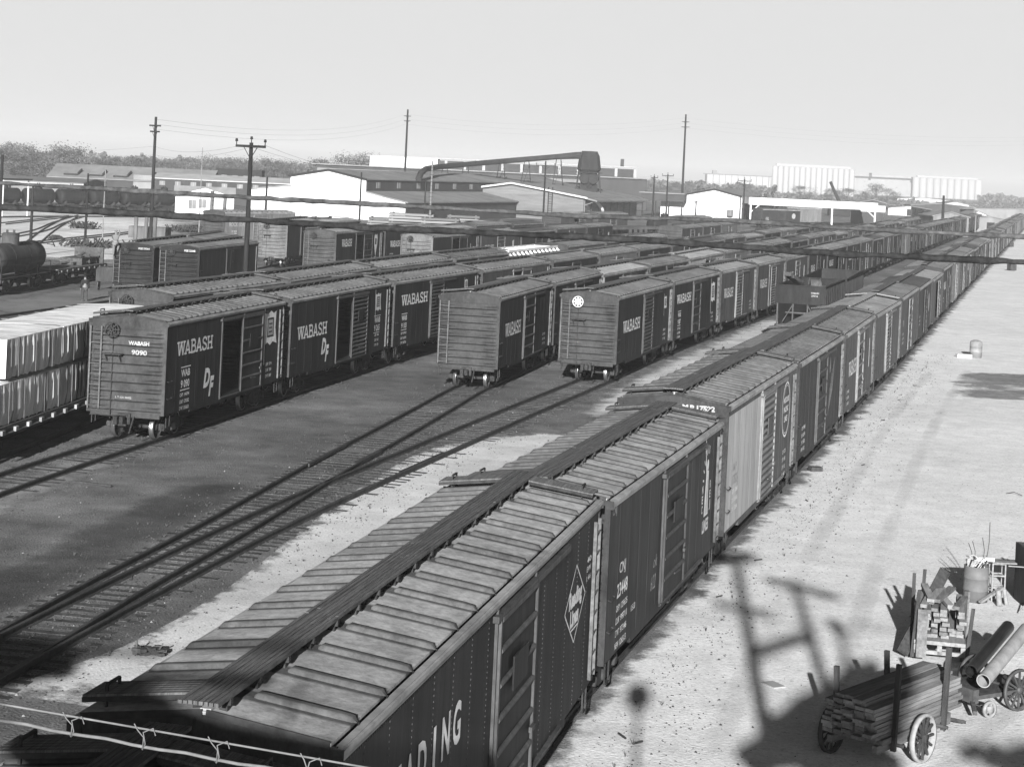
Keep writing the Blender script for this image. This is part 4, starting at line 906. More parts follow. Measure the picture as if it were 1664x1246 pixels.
# tank cars
def tank(L, rad, lod=1, side='mid', label=None, group=None):
    r = thing('tank_car', label, 'tank car', group=group); zc = 1.15+rad+.05; mb = MB(); h = L/2
    prof = [(0, -h-.28), (rad*.5, -h-.22), (rad*.85, -h-.09), (rad, -h+.06)] + [(rad, -h+L*k/6) for k in range(1, 6)] + [(rad, h-.06), (rad*.85, h+.09), (rad*.5, h+.22), (0, h+.28)]
    mb.lathe(prof, 28, 'Y', (0, 0, zc)); mb.build('tank', [side_mat(side)], r); mb = MB()
    for y in (-h+.1, -L/6, L/6, h-.1): mb.ring((0, y, zc), rad+.005, .018, 'Y', 28, 4)
    mb.b2(rad*.98, rad+.03, -h, h, zc-.02, zc+.02); mb.b2(-rad-.03, -rad*.98, -h, h, zc-.02, zc+.02); mb.build('bands', [side_mat('brown')], r)
    mb = MB(); mb.lathe([(.62, zc+rad-.25), (.62, zc+rad+.62), (.5, zc+rad+.70), (0, zc+rad+.72)], 20, 'Z', (0, 0, 0)); mb.ring((0, 0, zc+rad+.6), .62, .03, 'Z', 20, 5); mb.tube([(-.25, 0, zc+rad+.7), (-.25, 0, zc+rad+.9)], .09, 8); mb.tube([(.25, 0, zc+rad+.7), (.25, 0, zc+rad+.92)], .09, 8); mb.build('dome', [side_mat(side)], r)
    mb = MB(); mb.b2(-.3, .3, -h-.5, h+.5, .75, 1.05); mb.b2(-1.35, 1.35, -h-.5, -h-.3, .8, 1.08); mb.b2(-1.35, 1.35, h+.3, h+.5, .8, 1.08)
    for sx in (-1, 1): mb.b2(sx*1.05, sx*1.35, -h-.5, h+.5, 1.04, 1.09); mb.bar((sx*1.3, -h-.4, 1.9), (sx*1.3, h+.4, 1.9), .03, .03)
    for y in (-h+.9, h-.9): mb.b2(-rad*.8, rad*.8, y-.18, y+.18, .9, zc-rad*.55)
    for y in (-h-.4, -h/2, 0, h/2, h+.4):
        for sx in (-1, 1): mb.bar((sx*1.3, y, 1.08), (sx*1.3, y, 1.9), .03, .03)
    mb.build('frame', [M_steel], r); under(r, L+1, lod); return r
t = tank(9.6, 1.08, 1, 'mid', 'dark tank car with single dome at the left edge'); s = T9.near(-35.6, 131); put(t, T9, s-1.6-1.0, 9.6)
fc = flatcar(11, 'empty dark flatcar coupled behind the tank car at left', 1); put(fc, T9, s+9.2, 11)
c0, a0 = T9.pose(s+9.2, 11); mb = MB(); rr = random.Random(3)
for i in range(14): mb.bar((rr.uniform(-1, 1), rr.uniform(0, 5), 1.3), (rr.uniform(-1, 1), rr.uniform(1, 5.3), 1.2+rr.uniform(.1, .9)), .2, .12)
mb.b2(-1.2, 1.2, 5.1, 5.3, 1.16, 2.4); mb.b2(-.9, .9, 1, 4.6, 1.17, 1.7)
o = mb.build('scrap_timber', [mat('dark_timber', .06, .5, 5)], label='heap of dark timber against the bulkhead of the empty flatcar', cat='timber'); o.location = (c0.x, c0.y, 0); o.rotation_euler = (0, 0, a0)
# string of distant tank cars
proto = None; a = Vector(gp(-20, 341)); b = Vector(gp(292, 345)); dv = (b-a).normalized(); n = 0; g = 'tank cars in the far string left of the white shed'
LB = ['far tank car at the left edge of the far string', 'second tank car from the left in the far string', 'third tank car from the left in the far string', 'fourth tank car from the left in the far string', 'fifth tank car from the left in the far string', 'last tank car, next to the small white shed']
for i in range(6):
    if i == 0: proto = tank(5.3, 1.2, 2, 'dark'); o = proto
    else: o = tree_copy(proto)
    tag(o, LB[i], 'tank car', g); p = a + dv*(3+i*(b-a).length/6); o.location = (p.x, p.y, 0); o.rotation_euler = (0, 0, math.atan2(-dv.x, dv.y))
o = tree_copy(proto); tag(o, 'dark tank car standing alone at the end of the timber dock', 'tank car'); p = gp(1078, 391); o.location = (p[0], p[1], 0); o.rotation_euler = (0, 0, -R(60))

# ------------------------------------------------------------------ buildings
def bmat(n, v, **k): return mat(n, v, **{**dict(var=.2, scale=.35, rough=.9, stretch=(1, 1, .4)), **k})
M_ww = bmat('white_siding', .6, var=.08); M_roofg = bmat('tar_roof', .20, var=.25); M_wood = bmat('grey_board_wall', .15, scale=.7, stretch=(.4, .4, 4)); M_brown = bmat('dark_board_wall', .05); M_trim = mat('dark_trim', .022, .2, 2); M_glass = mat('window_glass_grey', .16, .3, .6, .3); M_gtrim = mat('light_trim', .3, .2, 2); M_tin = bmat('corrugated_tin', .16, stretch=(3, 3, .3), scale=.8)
BAZ = 17.
def building(name, x, y, az, label, cat='building'):
    return thing(name, label, cat, (x, y, 0), -R(az))
def gable(root, x0, x1, L, ze, zr, wm, rm, xr=None, over=.5, gz=-.1, y0=0, fac=None, nm='wall', rn='roof'):
    xr = (x0+x1)/2 if xr is None else xr; mb = MB()
    for y in (y0, y0+L-.2): mb.prism([(x0, y, gz), (x1, y, gz), (x1, y, ze), (xr, y, zr), (x0, y, ze)], (0, .2, 0))
    mb.b2(x0, x0+.2, y0+.2, y0+L-.2, gz, ze-.02); mb.b2(x1-.2, x1, y0+.2, y0+L-.2, gz, ze-.02); mb.build(nm, [wm], root)
    mb = MB()
    for xa in (x0-over, x1+over):
        za = ze - (zr-ze)*over/abs(xr-(x0 if xa < xr else x1)); mb.prism([(xr, y0-over, zr+.02), (xa, y0-over, za+.02), (xa, y0-over, za+.22), (xr, y0-over, zr+.22)], (0, L+2*over, 0), 0)
    mb.build(rn, [rm], root)
    if fac:
        mb = MB()
        for xa in (x0-over, x1+over):
            za = ze - (zr-ze)*over/abs(xr-(x0 if xa < xr else x1)); mb.prism([(xr, y0-over-.08, zr-.1), (xa, y0-over-.08, za-.1), (xa, y0-over-.08, za+.25), (xr, y0-over-.08, zr+.25)], (0, .07, 0), 0)
        mb.build('fascia', [fac], root)
def wins(root, pts, w_, h, x=None, y=None, m=None, name='window'):
    for (u, z) in pts:
        mb = MB()
        if x is not None: mb.b2(x-.03, x+.05, u-w_/2, u+w_/2, z-h/2, z+h/2, 0); mb.b2(x+.05, x+.07, u-.05, u+.05, z-h/2, z+h/2, 1)
        else: mb.b2(u-w_/2, u+w_/2, y-.05, y+.03, z-h/2, z+h/2, 0); mb.b2(u-.05, u+.05, y-.07, y-.05, z-h/2, z+h/2, 1)
        mb.build(name, [m or M_glass, M_gtrim], root)
# long white warehouse with raised middle
b1 = building('warehouse', -24.9, 340, BAZ, 'long warehouse with white gabled end wall and lower side wings', 'warehouse')
# local x to the right of the end wall; wall spans about x = -24 .. +6
gable(b1, -16.5, -1.6, 140, 7.2, 8.6, M_ww, M_roofg, xr=-9, over=.35, fac=M_trim)
mb = MB(); mb.prism([(-24.3, 0.01, -.1), (-16.52, .01, -.1), (-16.52, .01, 5.4), (-24.3, .01, 4.4)], (0, 139, 0)); mb.prism([(-1.58, .01, -.1), (6.2, .01, -.1), (6.2, .01, 3.4), (-1.58, .01, 4.9)], (0, 139, 0)); mb.build('side_wing', [M_ww], b1)
mb = MB(); mb.prism([(-24.8, -.3, 4.36), (-16.3, -.3, 5.42), (-16.3, -.3, 5.6), (-24.8, -.3, 4.52)], (0, 140, 0)); mb.prism([(-1.58, -.3, 4.92), (6.8, -.3, 3.3), (6.8, -.3, 3.5), (-1.58, -.3, 5.1)], (0, 140, 0)); mb.build('lower_roof', [M_roofg], b1)
mb = MB(); mb.b2(-1.59, -1.55, .3, 139.5, 5.15, 7.1); mb.b2(6.21, 6.26, .3, 139, -.1, 3.2); mb.build('board_cladding', [M_brown], b1)
wins(b1, [(6+11*i, 6.2) for i in range(12)], 2.0, 1.1, x=-1.5)
b0 = building('long_shed', -60, 405, 90, 'low long shed with light roof and a row of windows, left of the white warehouse', 'shed')
gable(b0, -8, 8, 46, 4.9, 5.9, M_brown, bmat('pale_roof', .36), over=.4, y0=-16)
wins(b0, [(-14+3.3*i, 4.0) for i in range(13)], 1.2, .9, x=8.05)
# timber shed with the sawdust collector
b2 = building('timber_shed', 15.6, 400, BAZ, 'grey board shed with low gabled front below the sawdust collector', 'shed')
gable(b2, -29.5, 0, 50, 5.0, 7.3, M_wood, M_roofg, over=1.1, xr=-16, fac=bmat('light_barge', .5))
mb = MB()
for i in range(26): mb.b2(-29.4, -.1, -.035, -.005, .2*i, .2*i+.02)
mb.build('board_joints', [M_trim], b2)
mb = MB(); mb.prism([(0.01, -.9, 4.85), (3.2, -.9, 4.2), (3.2, -.9, 4.5), (.01, -.9, 5.2)], (0, 51, 0)); mb.build('awning', [M_roofg], b2)
mb = MB()
for i in range(9): y = .5+6*i; mb.b2(.05, .25, y-.15, y+.15, 0, 4.6); mb.bar((.2, y, 3.4), (2.6, y, 4.3), .18, .18)
mb.build('awning_post', [M_wood], b2); mb = MB(); mb.tube([(.6, 5, 4.6), (1.6, 6, 3.9), (2.2, 8, 2.6), (2.3, 9, .6)], .35, 10); mb.build('chute', [bmat('chute_paint', .55)], b2)
mb = MB(); [mb.b2(-7.9+d_, -7.7+d_, -.35, -.25, 0, 6.9) for d_ in (0, .9)]; [mb.b2(-7.9, -6.8, -.33, -.27, .5*i+.3, .5*i+.36) for i in range(13)]; mb.build('wall_ladder', [M_trim], b2)
# sawdust collector and its duct
def Wl(px, py, Y): return Vector(at(px, py, Y))
YC = 432
cl = thing('sawdust_collector', 'tall rusty sawdust collector hopper standing on the shed roof', 'sawdust collector', (0, 0, 0)); c = Wl(956, 300, YC); M_rust = bmat('rusty_steel', .028, var=.35, scale=.6)
X0, Y0 = c.x, c.y; zt = Wl(956, 246, YC).z; zm = Wl(956, 278, YC).z; zb = Wl(956, 299, YC).z; zg = Wl(956, 313, YC).z; k = YC/F
mb = MB(); mb.lathe([(15*k, zm-.3), (19.5*k, zm+.3), (16.5*k, zt-1.1), (12.5*k, zt), (0, zt+.05)], 8, 'Z', (X0, Y0, 0), smooth=False); mb.build('hopper', [M_rust], cl)
mb = MB()
for dx in (-1.0, 1.0): mb.tube([(X0+dx, Y0-2.2, zb+1.2), (X0+dx, Y0+2, zb+1.2)], 1.1, 14); mb.ring((X0+dx, Y0-2.25, zb+1.2), 1.1, .12, 'Y', 18, 5)
mb.lathe([(2.0, zm), (1.9, zb+.4), (1.2, zg+.6), (.9, zg-.9)], 10, 'Z', (X0, Y0, 0)); mb.b2(X0-2.0, X0+2.1, Y0-1.2, Y0+1.5, zg-1.2, zb); mb.build('cyclone', [M_rust], cl)
mb = MB()
for sx in (-1, 1):
    for sy in (-1, 1): mb.bar((X0+sx*2.3, Y0+sy*2, zm), (X0+sx*3.0, Y0+sy*2.6, zg-1.6), .25); mb.bar((X0+sx*2.4, Y0-sy*2, zm-.5), (X0-sx*2.9, Y0-sy*2.4, zg-1.2), .13)
mb.b2(X0-3, X0+3, Y0-2.6, Y0+2.6, zm-.5, zm-.3); mb.b2(X0-3.2, X0+1.5, Y0-3, Y0-1.6, zg-.9, zg+.9); mb.build('support_frame', [M_rust], cl)
mb = MB(); P_ = [Wl(946, 253, YC), Wl(936, 253, YC), Wl(905, 255, YC), Wl(820, 262, YC-10), Wl(750, 268, 415), Wl(706, 272, 385), Wl(692, 275, 372), Wl(684, 281, 366), Wl(680, 291, 364)]
mb.tube(P_, [.85, .8, .62, .6, .58, .56, .6, .62, .62], 12); r = mb.build('blower_duct', [M_rust], label='long overhead duct running down to the left from the sawdust collector', cat='duct')
for i, px in enumerate((723, 757, 815, 856, 908)):
    f_ = (px-692)/(938-692); y_ = 273-20*f_; p = Wl(px, y_+3, YC); mb = MB(); zg_ = 4.5
    for sx in (-1, 1): mb.bar((p.x+sx*.5, YC-.8, p.z), (p.x+sx*1.5, YC-.8, zg_), .16); mb.bar((p.x+sx*.5, YC+.8, p.z), (p.x+sx*1.4, YC+.8, zg_), .16)
    for q in (.25, .5, .75): z = zg_+(p.z-zg_)*q; mb.bar((p.x-1.5+q, YC-.8, z), (p.x+1.5-q, YC-.8, z), .1)
    mb.bar((p.x-1.2, YC-.8, zg_+.8), (p.x+.7, YC-.8, p.z-.6), .09); mb.build('duct_trestle', [M_trim], label='A-frame trestle under the duct, %s from the left' % ORD[i], cat='trestle', group='trestles under the duct')
# big factory behind
b3 = building('factory', 30, 560, 90, 'long factory behind the duct with white wall and dark clerestory', 'factory')
mb = MB(); mb.b2(-8, 8, -88, 10, 0, 9.2); mb.build('wall', [M_brown], b3)
def bx(root, nm, m, *a): q = MB(); [q.b2(*t) for t in a]; return q.build(nm, [m], root)
bx(b3, 'white_wall', M_ww, (7.9, 8.1, -72, -52, 9.2, 12.4), (-8, 7.9, -72, -52, 9.2, 12.4)); bx(b3, 'roof', M_roofg, (-9, 9, -89, 11, 9.2, 9.5))
bx(b3, 'clerestory', M_brown, (-5, 6, -51.9, 6, 9.5, 12.0)); bx(b3, 'clerestory_roof', M_gtrim, (-6, 6.6, -73, 7, 12.41, 12.7))
for i in range(11): bx(b3, 'post', M_gtrim, (6.05, 6.3, -50+5.6*i, -49.2+5.6*i, 9.6, 12.0))
bx(b3, 'lower_shed', bmat('mid_roof', .17), (9, 22, -86, -8, 7.4, 8.3)); bx(b3, 'chimney', M_brown, (-1, 0, 2.4, 3.4, 12.7, 15))
# white gabled shed right of centre, with dark extension
b4 = building('white_shed', 59.3, 480, 12, 'white gabled shed with dark awning on its left side', 'shed')
gable(b4, -14.2, 0, 60, 6.0, 7.6, M_ww, M_roofg, over=.5, fac=M_trim)
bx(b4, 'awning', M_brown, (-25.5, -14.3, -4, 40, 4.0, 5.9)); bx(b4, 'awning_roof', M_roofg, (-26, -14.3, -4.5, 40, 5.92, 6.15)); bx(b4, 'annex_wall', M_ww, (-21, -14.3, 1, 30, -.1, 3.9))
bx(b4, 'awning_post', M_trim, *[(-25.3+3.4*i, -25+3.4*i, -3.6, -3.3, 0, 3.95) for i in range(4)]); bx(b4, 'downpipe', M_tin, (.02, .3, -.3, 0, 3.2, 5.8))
o = MB(); o.tube([(-2.8, -1, 1.0), (-2.8, -1, 2.6)], .8, 14); o.build('water_tank', [M_tin], b4)
# open canopy
b5 = building('loading_canopy', 59.6, 466, 90, 'open loading canopy with deep white fascia beam on white posts', 'canopy')
bx(b5, 'roof', M_roofg, (-26, 0, 0, 31.5, 5.75, 6.0)); bx(b5, 'fascia_beam', M_ww, (.02, .3, -.3, 31.8, 4.35, 6.15), (-26, 0, -.3, -.02, 4.5, 6.1))
for y in (.2, 20.5, 31.2): bx(b5, 'post', M_ww, (-.2, .2, y-.2, y+.2, -.1, 4.34))
for y in (3, 7): bx(b5, 'post', M_ww, (-6.2, -5.8, y-.2, y+.2, -.1, 4.6))
for ya, yb in ((.4, 2.4), (31, 29)): q = MB(); q.bar((0, ya, 2.6), (0, yb, 4.4), .2); q.build('brace', [M_ww], b5)
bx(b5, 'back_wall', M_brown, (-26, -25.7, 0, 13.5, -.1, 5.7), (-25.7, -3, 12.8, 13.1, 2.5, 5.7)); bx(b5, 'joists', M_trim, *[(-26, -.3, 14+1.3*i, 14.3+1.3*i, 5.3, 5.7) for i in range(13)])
bx(b5, 'low_annex', M_brown, (-40, -24, 32.5, 38, -.1, 3.6)); bx(b5, 'annex_fascia', M_ww, (-23.98, -23.7, 32, 38.5, 3.6, 5.2)); bx(b5, 'annex_roof', M_roofg, (-40, -23.7, 32, 38.5, 5.21, 5.4))
# far left buildings
b6 = building('roundhouse_shop', -88, 430, 90, 'low machine shop with slotted dark vents in its grey roof', 'workshop')
gable(b6, -9, 9, 36, 3.9, 6.7, M_brown, bmat('asphalt_roof', .19), over=.5, y0=-16)
for i in range(5): q = MB(); y = -13+5.6*i; q.bar((7.6, y, 4.55), (7.6, y+3.2, 4.55), .9, .5); q.bar((7.6, y+3.2, 4.8), (5.4, y+3.5, 5.7), .3, .6); q.build('roof_vent', [M_trim], b6)
bx(b6, 'monitor', M_trim, (-2, 3, 21, 31, 3.9, 7.4)); q = MB()
for i in range(4): q.bar((5.2, 22+2.5*i, 4.4), (3.4, 22.5+2.5*i, 6.0), 1.3, .1)
q.build('monitor_awning', [bmat('awning_metal', .2)], b6); bx(b6, 'light_wall', bmat('plaster', .2), (9.0, 9.1, 3, 12, 1, 5.2))
b7 = building('tin_shed', -104, 372, 90, 'low corrugated shed with light roof edge behind the far tank cars', 'shed')
gable(b7, -10, 10, 23, 3.6, 4.3, M_tin, bmat('dull_roof', .14), over=.4, y0=-2, fac=None); bx(b7, 'roof_edge', M_gtrim, (10.5, 10.7, -2.5, 21.5, 3.3, 3.6))
bx(building('white_cabin', -101, 360, 90, 'tiny white cabin at the far left edge', 'cabin'), 'cabin_wall', M_ww, (-2, 2, 0, 4, -.1, 3.5))
b8 = building('small_white_shed', *gp(284, 347)[:2], 80, 'small white shed with gabled roof and windows beside the timber posts', 'shed')
gable(b8, -5, 0, 10, 3.2, 4.6, M_ww, M_roofg, over=.3); mb = MB(); mb.prism([(-.01, 0, 3.2), (-.01, 5, 4.6), (-.01, 10, 3.2)], (.2, 0, 0)); mb.build('gable', [M_ww], b8)
wins(b8, [(2.9, 1.7), (4.6, 1.9)], 1.3, 1.5, x=.03)

# grain elevator
M_conc = bmat('silo_concrete', .32, var=.1, scale=.02)
def silo_row(label, p0, p1, n, z, house=True, name='grain_silos'):
    r = thing(name, label, 'grain silos'); d_ = (Vector(p1)-Vector(p0))/(n-1); rad = d_.length*.5
    for i in range(n):
        c = Vector(p0)+d_*i; mb = MB(); mb.lathe([(rad, -1), (rad, z), (rad*.6, z+.6), (0, z+.7)], 18, 'Z', (c.x, c.y, 0)); mb.build('silo', [M_conc], r)
    a = math.atan2(d_.y, d_.x); mb = MB(); c = (Vector(p0)+Vector(p1))/2; Lr = (Vector(p1)-Vector(p0)).length
    if house: mb.box((c.x, c.y+3, z+1.4), (Lr*.97, 4, 2.4), rz=a); mb.build('head_house', [M_conc], r)
    return r
silo_row('tall row of white grain silos right of centre on the horizon', (253, 1800), (327, 1800), 15, 25.6)
silo_row('second white row of grain silos farther right on the horizon', (497, 2300), (575, 2305), 10, 24.0)
q = thing('grain_store', 'pale flat-topped grain store left of the silos', 'grain store'); bx(q, 'wall', M_conc, (189, 251, 1815, 1830, -1, 15.2)); bx(q, 'roof_line', M_tin, (187, 252, 1814, 1831, 15.21, 15.8)); bx(q, 'penthouse', M_tin, (195, 199, 1818, 1824, 15.8, 19)); bx(q, 'pilaster', M_tin, *[(189+6*i, 189.6+6*i, 1814.4, 1814.99, -1, 15.1) for i in range(11)])
q = thing('grain_gallery', 'faint conveyor gallery and store between the two silo rows', 'conveyor gallery'); bx(q, 'gallery', bmat('pale_concrete', .26, var=.1), (405, 502, 2306, 2312, 22.5, 25)); bx(q, 'wall', bmat('pale_concrete', .5), (408, 503, 2314, 2330, -1, 22.4)); bx(q, 'leg', M_trim, (492, 500, 2304, 2305.9, 20, 24.4), (440, 443, 2304, 2305.9, 21, 27))

# ------------------------------------------------------------------ poles
M_pole = mat('pole_wood', .02, .4, 2, .9, stretch=(2, 2, .2))
def pole(px, Yb, ytop, label, arm=None, r0=.16, lean=None, m=None, insul=True, name='telegraph_pole', step=False):
    zt = at(px, ytop, Yb)[2]; x = at(px, (ytop+300)/2, Yb)[0]; r = thing(name, label, 'pole', (x, Yb, 0)); mb = MB(); mb.tube([(0, 0, -.1), (0, 0, zt*.5), (0, 0, zt)], [r0*1.15, r0, r0*.75], 8); mb.build('shaft', [m or M_pole], r)
    for (dz, hl, an) in (arm or []):
        z = zt-dz; mb = MB(); c_, s_ = math.cos(R(an)), math.sin(R(an)); mb.bar((-hl*c_, -r0-.06-hl*s_, z), (hl*c_, -r0-.06+hl*s_, z), .12, .15)
        mb.bar((-hl*.45*c_, -r0-.1, z-.05), (0, -r0-.03, z-.75), .04); mb.bar((hl*.45*c_, -r0-.1, z-.05), (0, -r0-.03, z-.75), .04); mb.build('crossarm', [M_pole], r)
        if insul:
            for f_ in (-.95, .95, 0): mb = MB(); zz = z+.07 if f_ else zt; mb.tube([(hl*f_*c_, -r0-.06 if f_ else 0, zz), (hl*f_*c_, -r0-.06 if f_ else 0, zz+.22)], .03, 5); mb.lathe([(.0, zz+.2), (.09, zz+.2), (.07, zz+.36), (0, zz+.38)], 8, 'Z', (hl*f_*c_, -r0-.06 if f_ else 0, 0)); mb.build('insulator', [M_trim], r)
    if step:
        mb = MB(); [mb.bar((-.3, -r0, .6+.45*i), (.3, -r0, .6+.45*i), .04) for i in range(int(zt/.45)-2)]; mb.build('climbing_rungs', [M_trim], r)
    return r
pole(407, 112, 232, 'crossarm pole standing left of centre in front of the dark refrigerator car', [(.22, .9, 0)], .15)
pole(251, 190, 190, 'tall pole with twin slanting arms at left', [(.9, .6, 30), (1.5, .6, -30)], .17, insul=False)
pole(660, 420, 178, 'tall dark pole behind the white warehouse', [(1.5, .9, 35), (2.6, .9, -35)], .25, insul=False)
pole(1112, 500, 186, 'tallest slender mast right of the sawdust collector', [(2, 1.2, 30), (3.4, 1.2, -30)], .28, insul=False, step=True)
pole(1210, 440, 291, 'pole with crossarm beside the loading canopy', [(.5, 1.6, 0), (1.3, 1.2, 0)], .2)
pole(1204, 436, 318, 'short leaning pole beside the canopy post', None, .16)
pole(1085, 420, 283, 'pole with crossarm, right of the pair before the white shed', [(.4, 1.3, 0)], .18)
pole(1063, 418, 286, 'pole with crossarm, left of the pair before the white shed', [(.4, .8, 0)], .2)
pole(1132, 380, 326, 'short pole against the white shed wall', [(.3, .6, 0)], .15)
pole(886, 330, 262, 'dark pole in front of the grey board shed', [(.8, 1.7, 0)], .16)
pole(587, 290, 280, 'thin pole before the right half of the white wall', None, .14)
pole(434, 250, 288, 'thin pole before the left half of the white wall', None, .15)
pole(702, 230, 262, 'light ladder pole left of the grey board shed', None, .13, m=bmat('bleached_pole', .15), step=True)
pole(692, 300, 292, 'thin grey pole just left of the ladder pole', None, .13)
pole(3, 170, 252, 'dark pole cut by the left edge of the photo', None, .17)
pole(143, 205, 282, 'short dark pole in the far left yard', None, .13)
pole(54, 200, 300, 'stub pole behind the signal arm at far left', None, .15)
for i, (px, yt, Yb) in enumerate(((171, 277, 205), (250, 285, 215), (328, 240, 225))):
    pole(px, Yb, yt, '%s slender white pole in the far left yard' % ['leftmost', 'middle', 'rightmost'][i], None, .06, m=mat('chalky_pole', .19, .3, 3), name='white_pole')
q = thing('signal_gantry', 'small dark overhead arm on white posts at far left', 'gantry'); p = gp(3, 352); p2 = gp(44, 351)
mb = MB(); mb.bar((p[0]-2, p[1], 5.4), (p2[0]+.5, p2[1], 5.4), .3, .25); mb.build('beam', [M_trim], q); mb = MB(); [mb.tube([(a[0], a[1], 0), (a[0], a[1], 5.3)], .12, 6) for a in (p, p2)]; mb.build('post', [M_white], q)
# timber bent of the old coal dock
M_tim = mat('dock_timber', .10, .4, 1.2, .9, stretch=(1, 1, .3))
for i, (px, yb, yt) in enumerate(((219, 392, 349), (236, 388, 349), (250, 392, 344), (346, 384, 352), (362, 386, 320), (381, 382, 352), (341, 390, 310))):
    b = gp(px, yb+6); zt = at(px, yt, b[1])[2]; mb = MB(); mb.tube([(b[0], b[1], -.1), (b[0]+.05, b[1], zt)], .22, 8); mb.build('timber_post', [M_tim], label='%s upright timber post behind the dark refrigerator cars' % ORD[i], cat='post', group='upright timber posts behind the refrigerator cars')
mb = MB(); a = gp(219, 392); b = gp(262, 394); mb.bar((a[0]-.5, a[1]-.5, 1.1), (b[0]+1, b[1]-.5, 1.1), 1.8, 1.3); mb.build('timber_platform', [M_tim], label='low dark timber platform between the upright posts', cat='platform')
# timber dock in front of the grey shed
q = thing('timber_dock', 'long raised timber dock on posts below the grey board shed', 'dock'); a = Vector(gp(820, 398)); b = Vector(gp(1060, 392)); dv = (b-a); mb = MB(); mb.bar((a.x, a.y, 2.2), (b.x, b.y, 2.2), 5, .35); mb.build('deck', [M_tim], q)
for i in range(26): p = a+dv*(i/25); mb = MB(); mb.bar((p.x, p.y-2.3, -.1), (p.x, p.y-2.3, 2.05), .3); mb.build('post', [M_tim], q)
rr = random.Random(11)
for i, px in enumerate((905, 950, 1000)):
    f_ = (px-820)/240; p = a+dv*f_; o = boxcar(8.5 if i != 1 else 7, 3.9, 0, ('mid', 'pale', 'brown')[i], None, 'b', 'plain', 2, lod=2, plats=False) if False else None
# lumber piles and gondola near the white wall
M_lum = bmat('stacked_lumber', .11, scale=1.2, stretch=(.3, .3, 6)); M_luml = bmat('fresh_lumber', .2, scale=1.2, stretch=(.3, .3, 6))
for i, (px, yb, w_, h, Y) in enumerate(((630, 362, 5, 2.2, 232), (668, 364, 5.5, 3.0, 230), (715, 366, 4.6, 2.6, 228), (752, 364, 4, 2.8, 232), (790, 366, 3.4, 2.2, 240), (815, 367, 3.0, 1.9, 236))):
    x, _, _ = at(px, yb, Y); mb = MB(); z = 0
    while z < h+1.2:
        d_ = rr.uniform(-.1, .1); mb.b2(x-w_/2+d_, x+w_/2+d_, Y, Y+3, z, z+.26, rr.choice((0, 0, 1))); mb.b2(x-w_/2+.3, x-w_/2+.5, Y+.05, Y+2.9, z+.26, z+.36, 0); mb.b2(x+w_/2-.5, x+w_/2-.3, Y+.05, Y+2.9, z+.26, z+.36, 0); z += .36
    mb.build('lumber_pile', [M_lum, M_luml], label='stickered lumber pile behind the strings, %s from the left' % ORD[i], cat='lumber pile', group='lumber piles in front of the board shed')
gd = thing('gondola', 'long gondola heaped with scrap in front of the white warehouse wall', 'gondola'); p = gp(505, 402); L = 14.; mb = MB()
for sx in (-1, 1):
    mb.b2(sx*1.4, sx*1.48, -L/2, L/2, 1.1, 3.2)
    for i in range(14): mb.b2(sx*1.48, sx*1.6, -L/2+.2+i*1.04, -L/2+.35+i*1.04, 1.1, 3.2)
mb.b2(-1.45, 1.45, -L/2, -L/2+.1, 1.1, 3.2); mb.b2(-1.45, 1.45, L/2-.1, L/2, 1.1, 3.2); mb.b2(-1.4, 1.4, -L/2, L/2, 1.0, 1.12); mb.build('car_body', [side_mat('brown')], gd)
mb = MB(); 
for i in range(60): x, y = rr.uniform(-1.2, 1.2), rr.uniform(-L/2+.4, L/2-.6); mb.bar((x, y, 2.6+rr.random()), (x+rr.uniform(-.8, .8), y+rr.uniform(-1, 1), 2.8+rr.random()), .35, .2)
mb.b2(-1.38, 1.38, -L/2+.12, L/2-.12, 1.2, 2.8); mb.build('scrap_heap', [M_steel], gd); under(gd, L, 2); gd.location = (-24.5, 214, 0); gd.rotation_euler = (0, 0, -R(38))
for i, (x, y, l) in enumerate(((-28.7, 207, 'light boxcar end just left of the scrap gondola'), )):
    o = tree_copy(POOL2[3]); o.location = (x, y, 0); o.rotation_euler = (0, 0, -R(30)); tag(o, l, 'boxcar', 'boxcars near the timber dock')
for i, (px, py, k, l) in enumerate(((925, 388, 5, 'boxcar end standing on the near side of the timber dock'), (1128, 392, 6, 'boxcar with pale squares on its side, right of the dock tank car'), (985, 386, 1, 'boxcar behind the timber dock posts'))):
    p = gp(px, py+8); o = tree_copy(POOL2[k]); o.location = (p[0], p[1]+8, 0); o.rotation_euler = (0, 0, -R(24)); tag(o, l, 'boxcar', 'boxcars near the timber dock')
for i, (px, Y) in enumerate(((1262, 420), (1300, 455))):
    p = at(px, 350, Y); o = tree_copy(POOL2[2+i]); o.location = (p[0], Y, 0); o.rotation_euler = (0, 0, -R(50)); tag(o, '%s boxcar standing before the loading canopy' % ('brown-toned' if i == 0 else 'darker'), 'boxcar', 'boxcars at the canopy')
